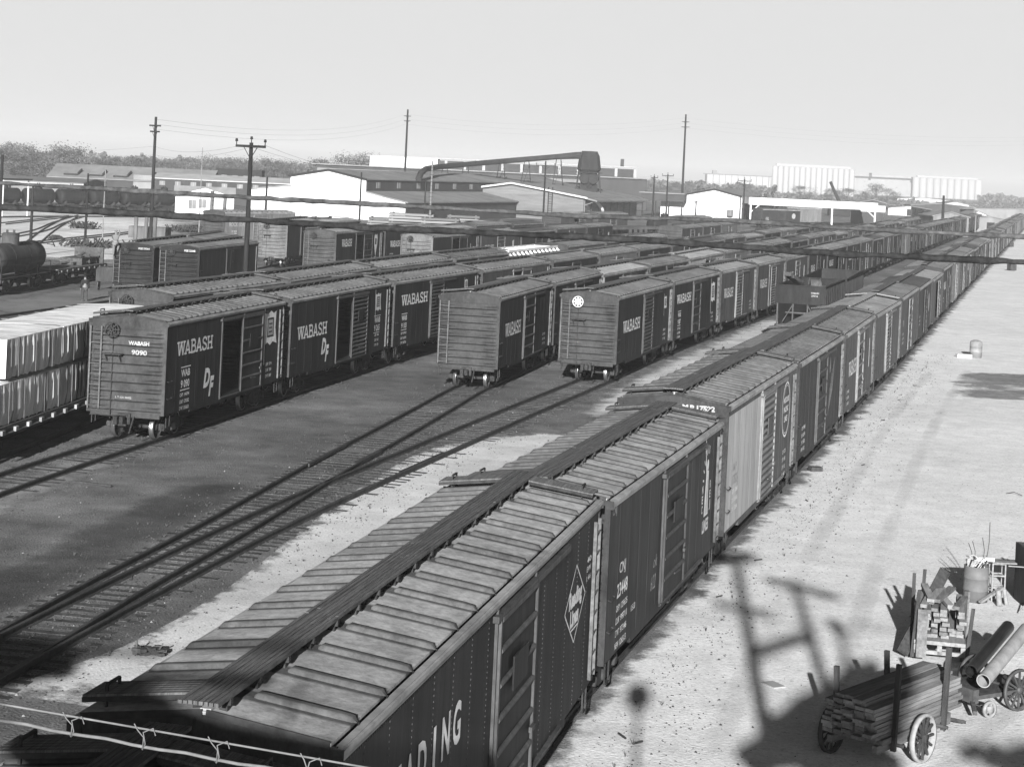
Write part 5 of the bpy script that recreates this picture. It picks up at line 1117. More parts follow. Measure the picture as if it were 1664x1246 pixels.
# ------------------------------------------------------------------ trees
M_bark = mat('bark', .07, .4, 3, .95)
def leafm(n, v): 
    return mat(n, v, .45, .9, .9)
LM = [leafm('leaf_dark', .07), leafm('leaf_mid', .10), leafm('leaf_light', .14)]
def crown_mesh(seed, n=3200, bare=False):
    rr = random.Random(seed); mb = MB(); cl = []
    for i in range(26):
        a = rr.uniform(0, 2*PI); h = rr.uniform(.22, .97); rad = .42*math.sin(PI*min(1, (h-.05)/.95))**.6*rr.uniform(.35, 1)
        cl.append((rad*math.cos(a), rad*math.sin(a), h, rr.uniform(.06, .14), rr.choice((0, 1, 1, 2, 2))))
    for i in range(n):
        x, y, z, s_, m_ = rr.choice(cl); p = Vector((x+rr.gauss(0, s_*.8), y+rr.gauss(0, s_*.8), z+rr.gauss(0, s_*.62))); u = Vector((rr.gauss(0,1), rr.gauss(0,1), rr.gauss(0,1))).normalized(); v = u.orthogonal().normalized(); q = rr.uniform(.007, .015)
        mb.add([p+u*q, p+v*q, p-u*q, p-v*q], [(0,1,2,3)], min(2, max(0, m_+rr.choice((-1, 0, 0, 1)))))
    return mb.mesh('crown', LM)
def trunk_mesh(seed):
    rr = random.Random(seed); mb = MB(); mb.tube([(0, 0, -.02), (.01, 0, .25), (-.01, .01, .5), (0, 0, .85)], [.022, .017, .012, .004], 7)
    for i in range(8):
        a = rr.uniform(0, 2*PI); h = rr.uniform(.2, .6); r_ = rr.uniform(.2, .36); mb.tube([(0, 0, h), (r_*.5*math.cos(a), r_*.5*math.sin(a), h+.14), (r_*math.cos(a), r_*math.sin(a), h+.3)], [.010, .006, .003], 5)
    return mb.mesh('trunk', M_bark)
CR = [crown_mesh(i) for i in range(5)]; TR = [trunk_mesh(i) for i in range(3)]
rr = random.Random(21); k = 0
TL = [(p, 520+rr.uniform(-20, 30), y) for p, y in ((5, 243), (28, 246), (52, 246), (64, 262), (92, 243), (112, 246), (128, 256), (148, 262), (40, 268), (80, 270), (170, 266), (188, 270))] + \
     [(p, 640+rr.uniform(-20, 40), y) for p, y in ((205, 266), (226, 268), (246, 263), (262, 264), (282, 267), (300, 264), (318, 262), (335, 260), (352, 262), (370, 266), (388, 265), (408, 266), (424, 266), (440, 264), (462, 268), (480, 270), (520, 269), (545, 268), (572, 259), (590, 261), (610, 271))] + \
     [(p, 900+rr.uniform(-30, 60), y) for p, y in ((1040, 296), (1056, 299), (1078, 298), (1098, 300), (1118, 301), (1140, 301), (1165, 301), (1190, 303), (1215, 304), (1238, 304), (1300, 310), (1316, 309), (1352, 310), (1424, 307), (1442, 311), (1376, 314))]
for i, (px, Y, yt) in enumerate(TL):
    x, _, z = at(px, yt, Y); z = max(z, 7.2)*rr.uniform(1.08, 1.2); side = 'behind the roundhouse shop and tank cars' if px < 200 else ('between the tall poles at left' if px < 620 else 'before the silos')
    wd = z*rr.uniform(1.5, 2.0); r = thing('tree', '%s tree from the left in the row %s' % (ordn((i if px < 200 else (i-12 if px < 620 else i-33))+1), side), 'tree', (x, Y, 0), rr.uniform(0, 6), 'trees ' + side); 
    c = link('crown', CR[i % 5], r); c.scale = (wd, wd, z); t = link('trunk', TR[i % 3], r); t.scale = (wd, wd, z)
mb = MB()
def band(px0, px1, Y0, Y1, h0, h1, n, q0):
    for i in range(n):
        f_ = rr.random(); Y = rr.uniform(Y0, Y1); px = px0+(px1-px0)*f_; x = at(px, 300, Y)[0]; hh = (h0+(h1-h0)*(.5+.3*math.sin(px*.09)+.2*math.sin(px*.31)+.12*math.sin(px*.83))); z = hh*(1-abs(rr.gauss(0, .33)))
        if z < 0: continue
        p = Vector((x, Y, z)); u = Vector((rr.gauss(0,1), rr.gauss(0,.6), rr.gauss(0,1))).normalized(); v = u.orthogonal().normalized(); q = q0*rr.uniform(.6, 1.3); mb.add([p+u*q, p+v*q, p-u*q, p-v*q], [(0,1,2,3)], rr.choice((0, 0, 1, 2)))
band(-30, 640, 700, 780, 6.5, 9.5, 5200, .9); band(1020, 1262, 900, 1100, 6, 9.0, 3400, .9); band(1262, 1610, 1000, 1150, 1.5, 4.5, 3000, .9); band(1590, 1780, 1500, 1900, 5, 9, 3000, 1.6); band(1380, 1780, 700, 1000, 1.5, 4.5, 3500, 1.0)
mb.build('distant_wood', LM, kind='stuff', label='far-off wood along the horizon behind the yard')
# low distant sheds and cars at far right
M_pal = bmat('far_pale', .5)
for i, (px, py, w_, h, Y, m_, l) in enumerate(((1418, 338, 9, 4.6, 640, M_brown, 'low dark far shed right of the canopy'), (1478, 344, 16, 2.5, 700, M_pal, 'long pale far roof below the second silo row'), (1552, 341, 11, 4.5, 760, M_pal, 'pale far shed with flat top near the right horizon'), (1590, 352, 5, 3.2, 560, M_ww, 'small white far shed with pale roof near the right tracks'), (1532, 350, 24, 4, 700, M_brown, 'long dark far shed before the right silo row'), (1545, 368, 8, 4.2, 420, M_tin, 'pale cabin roof standing between the far strings'), (1610, 362, 14, 2.8, 480, M_roofg, 'low dark far shed at the right edge of the yard'), (1500, 322, 30, 4, 1100, M_pal, 'long pale far warehouse under the silos'), (1690, 352, 60, 3.5, 700, M_roofg, 'far dark shed roof at the right edge'))):
    x = at(px, py, Y)[0]; r = thing('far_shed', l, 'shed', (x, Y, 0)); gable(r, -w_/2, w_/2, 14, h, h+1.0, m_, M_roofg if m_ is not M_pal else M_tin, over=.3); q = MB(); q.b2(-1, 1, -.04, -.01, 0, 2.4); q.build('door', [M_trim], r)
pole(1534, 380, 318, 'dark pole among the strings at far right', None, .3); pole(1584, 500, 340, 'pale stub pole at far right', None, .22, m=M_tin); pole(1587, 330, 350, 'short pale pole beside the far cabin', None, .14, m=M_tin)
mb = MB(); c = at(1358, 300, 620); mb.bar((c[0]+1.2, 620, 5), (c[0]-1.8, 620, 11.2), 1.0, .8); mb.bar((c[0]+1.8, 620, 5), (c[0]-1.1, 620, 10.2), .3, .3); mb.b2(c[0]-2, c[0]+5, 618, 622, 0, 5); mb.build('crane', [M_trim], label='dark crane boom rising above the loading canopy roof', cat='crane')

# ------------------------------------------------------------------ overhead wires between the far poles
M_wire = mat('wire', .12, .1, 4)
def wirerun(nm, label, pts, r_, m=None, sag=0, n=10, group=None):
    out = []
    for a, b in zip(pts[:-1], pts[1:]):
        a = Vector(a); b = Vector(b)
        for i in range(n): t = i/n; p = a.lerp(b, t); p.z -= sag*4*t*(1-t); out.append(p)
    out.append(Vector(pts[-1])); mb = MB(); mb.tube(out, r_, 5); return mb.build(nm, [m or M_wire], label=label, cat='wire', group=group)
for i, (y0, y1) in enumerate(((228, 231), (242, 238))): wirerun('overhead_wire', '%s thin wire from the crossarm pole to the left sky' % ('upper' if i == 0 else 'lower'), [at(-60, y0+14, 250), at(251, y0+10, 190), at(407-14+28*i, 236, 112)], .007, sag=.5)
for i in range(2): wirerun('overhead_wire', '%s thin wire from the crossarm pole towards the white warehouse' % ('upper' if i == 0 else 'lower'), [at(407+22-30*i, 236, 112), at(600, 272, 300), at(886, 272+3*i, 330), at(1085, 287+2*i, 420), at(1210, 293+i*2, 440)], .008, sag=.8)
for i in range(3): wirerun('overhead_wire', '%s high wire between the tall masts' % ['upper', 'middle', 'lower'][i], [at(251, 194+8*i, 190), at(660, 186+8*i, 420), at(1112, 192+8*i, 500), at(1720, 222+6*i, 600)], .009, sag=2.2)

# ------------------------------------------------------------------ cables close in front of the camera
M_cab = mat('cable_wrap_dark', .028, .5, 30, .95, bump=.01, bscale=120); M_cab2 = mat('cable_wrap_grey', .065, .5, 30, .95, bump=.01, bscale=120)
def cable(label, pts, Y, r_, m, seed, ext):
    rr = random.Random(seed); P_ = [Vector(at(px, py, Y)) for px, py in pts]; d0 = (P_[0]-P_[1]).normalized(); d1 = (P_[-1]-P_[-2]).normalized(); P_ = [P_[0]+d0*ext] + P_ + [P_[-1]+d1*ext]; out = []; rs = []
    pth = [P_[0]]
    for a, b in zip(P_[:-1], P_[1:]):
        n = max(2, int((b-a).length/.05)) if (b-a).length < 8 else 40
        for i in range(1, n+1): pth.append(a.lerp(b, i/n))
    for i, p in enumerate(pth): out.append(p + Vector((0, 0, rr.gauss(0, r_*.10)))); rs.append(r_*(1+.2*math.sin(i*.37+2*math.sin(i*.05))*rr.random()+rr.gauss(0, .12)))
    mb = MB(); mb.tube(out, rs, 10); return mb.build('cable', [m], label=label, cat='cable', group='wrapped cables crossing in front of the yard')
cable('thick dark cable, the lower one crossing the whole view', [(0, 337), (100, 341), (218, 347), (420, 359), (586, 369), (800, 379), (1017, 389), (1180, 399), (1360, 413), (1493, 418), (1664, 426)], 9.0, .0158, M_cab, 1, 12)
cable('thinner grey cable, the upper one crossing the whole view', [(0, 297), (53, 301), (132, 305), (220, 310), (420, 322), (508, 327), (642, 334), (800, 343), (927, 351), (1180, 358), (1392, 372), (1664, 385)], 9.4, .0120, M_cab2, 2, 12)
M_gal = mat('galvanised_wire', .14, .25, 20, .8)
a0_, a1_ = Vector(at(0, 1143, 7.6)), Vector(at(600, 1247, 7.6)); dv = (a1_-a0_); q = thing('messenger_wire', 'thin pale wire, upper of the two slanting across the bottom left', 'wire'); mb = MB(); mb.tube([a0_-dv*3, a0_, a1_, a1_+dv*3], .0045, 6); mb.build('wire', [M_gal], q)
mb = MB(); b0_, b1_ = Vector(at(0, 1170, 7.6)), Vector(at(430, 1247, 7.6)); dw = b1_-b0_; mb.tube([b0_-dw*4] + [b0_+dw*t/10+Vector((0, 0, .004*math.sin(t*2))) for t in range(0, 11)] + [b1_+dw*4], .0068, 8); mb.build('cable', [M_gal], label='thicker pale cable hung below the thin wire at bottom left', cat='cable')
for i, (px, py) in enumerate(((104, 1161), (220, 1180), (340, 1201), (490, 1228))):
    a = Vector(at(px, py, 7.6)); t = (px)/430; b = b0_.lerp(b1_, t+.02) if t < 1.1 else a+Vector((0, 0, -.09)); mb = MB()
    mb.tube([a+Vector((-.005, 0, .012)), a+Vector((.012, -.012, -.01)), (a+b)/2+Vector((.025, -.012, 0)), b+Vector((.01, -.012, -.012)), b+Vector((0, .012, -.012))], .0028, 5)
    mb.tube([a+Vector((.085, -.01, -.03)), a+Vector((.075, -.012, 0)), a+Vector((.035, -.012, -.018)), b+Vector((.02, -.012, .012)), b+Vector((.012, .0, -.012))], .0028, 5); mb.build('hanger_hook', [M_gal], q)

# ------------------------------------------------------------------ platform behind the camera (its shadow falls on the yard)
K = math.tan(R(SUN_EL)); TA = math.tan(R(SUN_AZ)); BY = -1.2
q = thing('signal_platform', 'signal platform behind the viewpoint that shades the foreground', 'platform', (0, 0, 0)); M_pf = mat('platform_paint', .08, .3, 3)
def sh(px, py, zg=GZ):     # point on the frame (plane y = BY) whose shadow falls at that spot on the ground
    g = gp(px, py, zg); return (g[0]-(g[1]-BY)*TA, BY, zg+(g[1]-BY)*K)
mb = MB()
def post(a, b, w_): mb.bar(sh(*a), sh(*b), w_, w_)
post((1245, 1200), (1195, 905), .26); post((1350, 1150), (1290, 945), .22); post((1215, 1062), (1322, 1026), .24); post((1150, 903), (1225, 903), .34); post((1243, 938), (1360, 968), .20); post((1160, 978), (1252, 995), .16); post((1390, 1160), (1362, 1015), .12); post((1352, 1005), (1368, 1030), .3)
mb.build('ladder_frame', [M_pf], q)
mb = MB(); mb.prism([sh(*p) for p in ((1190, 1212), (1228, 1190), (1240, 1160), (1268, 1150), (1290, 1128), (1312, 1118), (1345, 1104), (1370, 1078), (1420, 1066), (1432, 1100), (1428, 1150), (1442, 1175), (1425, 1200), (1460, 1225), (1440, 1300), (1330, 1300), (1310, 1250), (1290, 1232), (1255, 1236), (1240, 1300), (1225, 1300), (1215, 1240))], (0, -.5, 0)); mb.build('shade_cutout', [M_pf], q)  # unseen jagged cutout, outline shaped for the foreground shadow
mb = MB(); mb.prism([sh(*p) for p in ((1548, 1212), (1575, 1196), (1588, 1206), (1610, 1198), (1622, 1210), (1650, 1200), (1700, 1205), (1700, 1300), (1640, 1300), (1625, 1235), (1600, 1240), (1590, 1222), (1565, 1226))], (0, -.4, 0)); mb.build('right_shade_cutout', [M_pf], q)  # unseen cutout added to cast the ragged shadow at lower right
mb = MB(); mb.prism([sh(*p) for p in ((-60, 1020), (95, 1030), (135, 1052), (130, 1090), (60, 1100), (-60, 1125))], (0, -.3, 0)); mb.build('left_case', [M_pf], q)
mb = MB(); mb.bar(sh(90, 1052), sh(272, 1060), .12, .13); mb.build('rail', [M_pf], q)
def shr(px, py): g = gp(px, py, 4.45); return (g[0]-(g[1]-BY)*TA, BY, 4.45+(g[1]-BY)*K)
mb = MB(); mb.prism([shr(*p) for p in ((30, 1092), (250, 1098), (296, 1140), (360, 1168), (470, 1190), (700, 1235), (700, 1500), (0, 1500))], (0, -.3, 0)); mb.build('parapet', [M_pf], q)
mb = MB(); mb.bar(shr(180, 1090), shr(450, 1105), .10); mb.bar(shr(280, 1042), shr(520, 1052), .07); mb.bar(shr(455, 1180), shr(500, 1085), .05); mb.bar(shr(640, 1180), shr(655, 960), .035); mb.build('handrail', [M_pf], q)
mb = MB(); c = sh(1037, 1128); mb.lathe([(0, -.3), (.2, -.22), (.27, 0), (.2, .22), (0, .3)], 12, 'Z', c); mb.bar(c, (c[0]+.05, BY, c[2]-2.4), .10); mb.build('operator_stand_in', [M_pf], q)  # unseen ball on a post, added to cast the camera operator's shadow
mb = MB(); mb.b2(-12, 12, -4.5, -1.9, 7.6, 7.9); mb.build('deck', [M_pf], q)
mb = MB(); [mb.b2(x-.15, x+.15, -3.5, -3.2, GZ, 7.6) for x in (-11.5, -6, 0, 6, 11.5)]; mb.build('column', [M_pf], q)

# ------------------------------------------------------------------ things on the loading ground
M_old = mat('weathered_wood', .14, .4, 3, .9, stretch=(5, .6, 5)); M_oldl = mat('pale_sawn_wood', .22, .3, 3, .9, stretch=(5, .6, 5)); M_oldd = mat('dark_old_wood', .045, .4, 3, .9, stretch=(4, 4, .6)); M_iron = mat('old_iron', .08, .4, 6, .6, metal=.3)
def spoked(mb, c, r_, n, ax='X', rim=0, hub=0, wr=.04, w_=.09):
    c = Vector(c); prof = [(r_-.05, -w_/2), (r_, -w_/2), (r_, w_/2), (r_-.05, w_/2), (r_-.05, -w_/2)]; mb.lathe(prof, 28, ax, c, rim)
    mb.lathe([(0, -w_*.8), (.07, -w_*.8), (.08, w_*.8), (0, w_*.8)], 12, ax, c, hub)
    for i in range(n):
        a = 2*PI*i/n; p = Vector((0, math.cos(a), math.sin(a))) if ax == 'X' else Vector((math.cos(a), 0, math.sin(a))); mb.bar(c+p*.05, c+p*(r_-.04), wr, wr, hub, up=(1,0,0) if ax == 'X' else (0,1,0))
# wagon 1, boards between stakes
rr = random.Random(31)
w1 = thing('stake_wagon', 'stake wagon with one big white spoked wheel and long boards, lower right', 'wagon', (7.40, 34.3, GZ), -R(40))
mb = MB(); mb.b2(-.55, .55, -1.3, 1.3, .5, .6); [mb.b2(x-.05, x+.05, -1.4, 1.4, .36, .499) for x in (-.45, .45)]; mb.build('deck', [M_old], w1)
for sx in (-1, 1):
    for y in (-.95, .95): mb = MB(); mb.bar((sx*.58, y, .35), (sx*(.60+.03*rr.random()), y+rr.uniform(-.06, .06), (1.62 if sx < 0 else 1.92)+rr.uniform(-.05, .1)), .07, .09); mb.build('stake', [M_oldd], w1)
for sx in (-1, 1):
    for y in (-.85, .85):
        if sx == 1 and y > 0: continue
        mb = MB(); spoked(mb, (sx*.72, y if not (sx == 1) else -.1, .44), .44, 12, 'X', 0, 1); mb.build('wheel', [mat('wheel_rim_paint', .26, .2, 8) if sx == 1 else M_oldd, M_oldd], w1)
mb = MB(); mb.tube([(-.72, -.85, .44), (.72, -.85, .44)], .035, 8); mb.tube([(-.72, .85, .44), (.72, .85, .44)], .035, 8); mb.tube([(.3, -.1, .44), (.72, -.1, .44)], .035, 8); mb.bar((0, 1.3, .45), (.25, 2.5, .12), .08, .06); mb.build('axle', [M_iron], w1)
c0 = Matrix.Translation((7.40, 34.3, GZ)) @ Matrix.Rotation(-R(40), 4, 'Z')
for z in range(10):
    for i in range(5):
        if z > 7 and i in (0, 4): continue
        mb = MB(); x = -.42+.205*i+rr.uniform(-.01, .01); d_ = rr.uniform(-.12, .12); y1_ = 1.75+d_; mb.b2(x-.095, x+.095, -1.55+d_, y1_, .602+.072*z, .602+.072*z+.062, rr.choice((0, 0, 1)))
        o = mb.build('board', [M_old, M_oldl], label='old board in the stack on the white-wheeled stake wagon, %s layer up, %s across' % (ORD[z], ORD[i]), cat='board', group='boards stacked on the stake wagon'); o.matrix_world = c0
# wagon 2, offcuts
w2 = thing('pallet_wagon', 'low wagon with four posts heaped with pale wood offcuts', 'wagon', (10.05, 42.0, GZ), -R(12))
mb = MB(); mb.b2(-.55, .55, -1.25, 1.25, .42, .50); mb.b2(-.55, .55, -1.30, -1.22, .22, .30); [mb.b2(x-.05, x+.05, -1.3, 1.3, .22, .419) for x in (-.5, 0, .5)]; mb.build('deck', [M_oldl], w2)
for x, y, h in ((-.58, -1.15, 1.55), (-.58, .9, 1.5), (.58, -1.15, 1.25), (.58, .9, 1.2), (-.40, 1.2, 1.55)): mb = MB(); mb.bar((x, y, .1), (x+rr.uniform(-.03, .12), y+.05, h), .07, .08); mb.build('post', [M_oldd], w2)
for x in (-.5, .5):
    for y in (-.8, .8): mb = MB(); spoked(mb, (x, y, .2), .2, 6, 'X', 0, 0); mb.build('wheel', [M_iron], w2)
c0 = Matrix.Translation((10.05, 42.0, GZ)) @ Matrix.Rotation(-R(12), 4, 'Z'); k = 0
for z in range(9):
    for i in range(6):
        x = -.45+.18*i; y = rr.uniform(-.25, .15)+.03*z; L = rr.uniform(1.5, 2.0) if z < 7 else rr.uniform(1.0, 1.6); a = rr.uniform(-.05, .05) if z < 7 else rr.uniform(-.3, .3)
        if i == 4 and z > 2 or (i in (0, 5) and z > 7): continue
        mb = MB(); mb.bar((x-math.sin(a)*L/2, y-L/2, .55+.082*z), (x+math.sin(a)*L/2, y+L/2, .55+.082*z+(rr.uniform(0, .10) if z > 6 else 0)), rr.uniform(.12, .17), .075, rr.choice((0, 0, 1))); k += 1
        o = mb.build('offcut', [M_oldl, M_old], label='pale timber offcut on the four-posted wagon, %s layer up, %s across' % (ORD[z], ORD[i]), cat='offcut', group='wood offcuts heaped on the low wagon'); o.matrix_world = c0
a = gp(1536, 927, 1.45); b = gp(1466, 1060, 0)
mb = MB(); mb.bar(a, b, .26, .05, up=(0, -1, .4)); mb.build('leaning_plank', [M_oldd], label='dark plank leaning against the left side of the offcut wagon', cat='plank')
a = gp(1500, 990, 1.0); b = gp(1496, 1068, 0); mb = MB(); mb.bar(a, b, .22, .05, up=(0, -1, .4)); mb.build('leaning_plank', [M_old], label='short light plank standing against the left front of the offcut wagon', cat='plank')
a = gp(1575, 1040, 0); mb = MB(); mb.bar((a[0]+.1, a[1]+.9, GZ), (a[0]+.12, a[1]+.8, .95), .16, .08); mb.build('upright_block', [M_old], label='upright wooden block behind the right side of the offcut wagon', cat='block')
# steel drum with junk
dr = thing('steel_drum', 'steel drum crammed with scrap and rods beside the offcut wagon', 'drum', (12.2, 47.3, GZ)); mb = MB()
mb.lathe([(0, 0), (.30, 0), (.31, .29), (.325, .30), (.31, .31), (.31, .59), (.325, .60), (.31, .61), (.31, .88), (.32, .89), (.30, .90), (.29, .75), (0, .74)], 26, 'Z'); mb.build('barrel', [mat('drum_paint', .15, .3, 2, .7)], dr)
mb = MB()
for i in range(16): a = rr.uniform(0, 6.3); mb.bar((.2*math.cos(a), .2*math.sin(a), .72), (.26*math.cos(a+1), .26*math.sin(a+1), 1.0+rr.random()*.15), rr.uniform(.03, .12), .03, rr.choice((0, 1)))
mb.ring((-.12, -.05, 1.02), .14, .015, 'Y', 18, 6, 1); mb.ring((.12, .03, .98), .16, .02, 'Z', 18, 6, 1); mb.b2(-.05, .42, -.1, .22, 1.03, 1.12, 2); mb.build('scrap', [M_oldd, mat('bright_scrap', .4, .4, 9), M_white], dr)
mb = MB()
for x0_, x1_, h in ((-.12, -.22, 1.45), (-.05, -.12, 1.5), (.16, .13, 1.6), (.22, .3, 2.0)): mb.tube([(x0_, 0, .8), ((x0_+x1_)/2+.03, 0, (h+.8)/2+.1), (x1_, .05, h)], .011, 5)
mb.build('rod', [M_iron], dr)
cg = thing('wire_crate', 'tall narrow wire crate just right of the scrap drum', 'crate', (12.78, 47.5, GZ)); mb = MB()
for x in (-.16, .16):
    for y in (-.16, .16): mb.bar((x, y, 0), (x, y, .95), .035)
for z in (.05, .35, .65, .95): mb.ring((0, 0, z), .2, .012, 'Z', 4, 4); mb.b2(-.17, .17, -.17, -.15, z-.02, z+.02); mb.b2(-.17, .17, .15, .17, z-.02, z+.02)
mb.b2(-.17, .45, -.17, .17, .96, .99); mb.build('frame', [M_oldl], cg)
bn = thing('scrap_bin', 'tall dark bin cut off by the right edge of the photo', 'bin', (14.05, 47.2, GZ)); mb = MB(); mb.b2(-.75, .75, -.6, -.55, 0, 1.45); mb.b2(-.75, .75, .55, .6, 0, 1.45); mb.b2(-.75, -.7, -.55, .55, 0, 1.45); mb.b2(.7, .75, -.55, .55, 0, 1.45); mb.b2(-.7, .7, -.55, .55, .02, .9); mb.build('box', [M_oldd], bn); mb = MB(); [mb.bar((rr.uniform(-.6, .6), rr.uniform(-.4, .4), .8), (rr.uniform(-.6, .6), rr.uniform(-.4, .4), 1.6), .06) for i in range(12)]; mb.build('contents', [M_iron], bn)
mb = MB(); a = gp(1626, 878, .9); mb.tube([(12.95, 47.1, .8), (13.5, 46.9, .82), (13.62, 46.8, .6), (13.45, 46.5, .25), (12.95, 46.0, GZ+.05)], .018, 6); mb.build('hose', [M_oldl], label='pale hose hanging in a curve between the wire crate and the ground', cat='hose')
hs = thing('trestle', 'small pale trestle with two rounded feet behind the offcut wagon', 'trestle', (*gp(1617, 975)[:2], GZ)); mb = MB(); mb.bar((-.4, -.1, .12), (.25, .3, .42), .1, .05); mb.tube([(.1, .1, .38), (.12, .02, .02)], .07, 8); mb.tube([(.28, .25, .4), (.34, .18, .02)], .05, 8); mb.build('frame', [M_oldl], hs)
# pipes on a small cart
pc = thing('pipe_cart', 'small iron cart with a spoked wheel carrying two fat pipes at right', 'cart', (10.2, 37.9, GZ), -R(58)); mb = MB(); mb.b2(-.5, .5, -1.0, .9, .3, .38); mb.b2(-.55, .55, -1.1, -.95, .25, .52); mb.bar((.3, -.9, .3), (.9, -1.4, .2), .08); mb.build('frame', [M_iron], pc)
for x, y, r_, n, wm in ((.62, .1, .42, 12, M_iron), (-.62, .1, .42, 12, M_iron), (.75, -.85, .17, 5, M_oldl), (.78, .95, .17, 5, M_oldl)): mb = MB(); spoked(mb, (x, y, r_), r_, n, 'X', 0, 0, .035, .07); mb.build('wheel', [wm], pc)
mb = MB(); mb.tube([(-.5, 0, .42), (.62, 0.1, .42)], .03, 8); mb.tube([(.3, -.85, .17), (.75, -.85, .17)], .02, 6); mb.build('axle', [M_iron], pc)
def pipe(a, b, r_, m, l):
    a = Vector(a); b = Vector(b); mb = MB(); n = 20; d_ = (b-a).normalized(); u = d_.orthogonal().normalized(); v = d_.cross(u); vs = []
    for p, q in ((a, r_), (b, r_), (b, r_*.86), (a, r_*.86)): vs += [p+(u*math.cos(2*PI*i/n)+v*math.sin(2*PI*i/n))*q for i in range(n)]
    mb.add(vs, [(j*n+i, j*n+(i+1) % n, ((j+1) % 4)*n+(i+1) % n, ((j+1) % 4)*n+i) for j in range(4) for i in range(n)], 0, False); mb.build('pipe', [m], label=l, cat='pipe')
pipe(gp(1578, 1090, .55), gp(1638, 1018, .95), .135, mat('black_pipe', .018, .3, 4, .3), 'glossy black pipe lying on the iron cart'); pipe(gp(1598, 1106, .55), gp(1668, 1022, 1.0), .14, mat('pale_pipe', .24, .25, 3, .6), 'pale grey pipe lying beside the black one on the cart')
a = gp(1534, 1122); b = gp(1606, 1120); mb = MB(); mb.bar((a[0], a[1], GZ+.1), (b[0], b[1], GZ+.16), .10, .07, 0); mb.bar((a[0]+.1, a[1]+.15, GZ+.06), (b[0]-.1, b[1]+.12, GZ+.1), .07, .06, 1); mb.build('drawbar', [M_oldl, M_iron], label='pale wooden drawbar lying between the stake wagon and the pipe cart', cat='drawbar')
d2 = thing('steel_drum', 'lone light drum standing on the loading ground beyond the oil stain', 'drum', (29.4, 116.6, GZ)); mb = MB(); mb.lathe([(0, 0), (.36, 0), (.38, .35), (.395, .36), (.38, .37), (.38, .68), (.395, .69), (.38, .70), (.38, .95), (.33, 1.03), (.18, 1.09), (0, 1.1)], 24, 'Z'); mb.build('barrel', [mat('drum_light', .20, .3, 2, .6)], d2)
a = gp(1566, 577); mb = MB(); mb.b2(a[0]-.45, a[0]+.45, a[1]-.3, a[1]+.3, GZ, GZ+.22); mb.build('white_block', [M_white], label='low white block on the ground left of the lone drum', cat='block')
a = gp(1257, 1101); mb = MB(); mb.box((a[0], a[1], GZ+.02), (.30, .45, .03), rz=.5); mb.build('ground_plate', [bmat('plate', .30)], label='small flat square plate on the pale ground at right', cat='plate')
a = gp(1325, 758); mb = MB(); mb.box((a[0], a[1], GZ+.08), (.45, .3, .16), rz=.3); mb.build('timber_block', [M_oldd], label='dark timber block lying beside the string on the pale ground', cat='block')
for i, (px, py) in enumerate(((1282, 1022), (1545, 402), (1540, 436))):
    if i == 0: continue
    a = gp(1640+2*i, 400+38*i-38); mb = MB(); mb.box((a[0], a[1], .3), (.9, .9, .8), rz=.3); mb.build('dark_box', [M_oldd], label='%s small dark box beside the far end of the right-hand string' % ORD[i-1], cat='box')
for i, (px, py, l) in enumerate(((1655, 795, 'twig'), (1498, 992, 'twig'))):
    a = gp(px-20, py); mb = MB(); mb.tube([(a[0], a[1], GZ+.02), (a[0]+.25, a[1]-.1, GZ+.10), (a[0]+.45, a[1]-.4, GZ+.04)], .012, 5); mb.build('bent_rod', [M_iron], label='bent dark rod on the pale ground, %s' % ('near the right edge above the drum' if i == 0 else 'left of the offcut wagon'), cat='rod')
# rusty tie plates and a joint bar pile left of the big roof
a = gp(245, 1052); mb = MB()
for i in range(22): x, y = a[0]+rr.uniform(-.32, .32), a[1]+rr.uniform(-.15, .2); mb.box((x, y, GZ+rr.uniform(.03, .16)), (rr.uniform(.08, .2), rr.uniform(.06, .14), rr.uniform(.03, .1)), rz=rr.uniform(0, 3))
mb.bar((a[0]-.28, a[1], GZ), (a[0]-.30, a[1], GZ+.3), .04); mb.bar((a[0]+.1, a[1], GZ), (a[0]+.25, a[1], GZ+.26), .03); mb.build('scrap_pile', [M_iron], label='little dark pile of scrap iron at the end of the limestone strip', cat='scrap pile')
a = gp(120, 775); mb = MB(); mb.bar((a[0], a[1], GZ+.03), (a[0]+1.3, a[1]-.6, GZ+.05), .07, .05); mb.build('loose_board', [M_oldd], label='thin dark board lying on the cinders near the left tracks', cat='board')
# frog, joint bars and throw parts of the turnout
q = thing('turnout_frog', 'steel frog and guard rails where the two near tracks part', 'rail frog'); p = gp(598, 742); mb = MB(); mb.bar((p[0]-.35, p[1]-1.6, -.05), (p[0]+.3, p[1]+1.5, -.05), .16, .12); mb.build('frog', [M_rail], q)
for pth, d_ in ((T2, .68), (T1, -.68)):
    i0 = pth.near(p[0], p[1]); mb = MB(); A_ = []
    for j in range(7): u = pth.at(i0-2.4+.8*j); t = (pth.at(i0-2.3+.8*j)-u).normalized(); A_.append((u.x+t.y*(-d_), u.y-t.x*(-d_), -.04))
    for u, v in zip(A_[:-1], A_[1:]): mb.bar(u, v, .05, .1)
    mb.build('guard_rail', [M_rail], q)
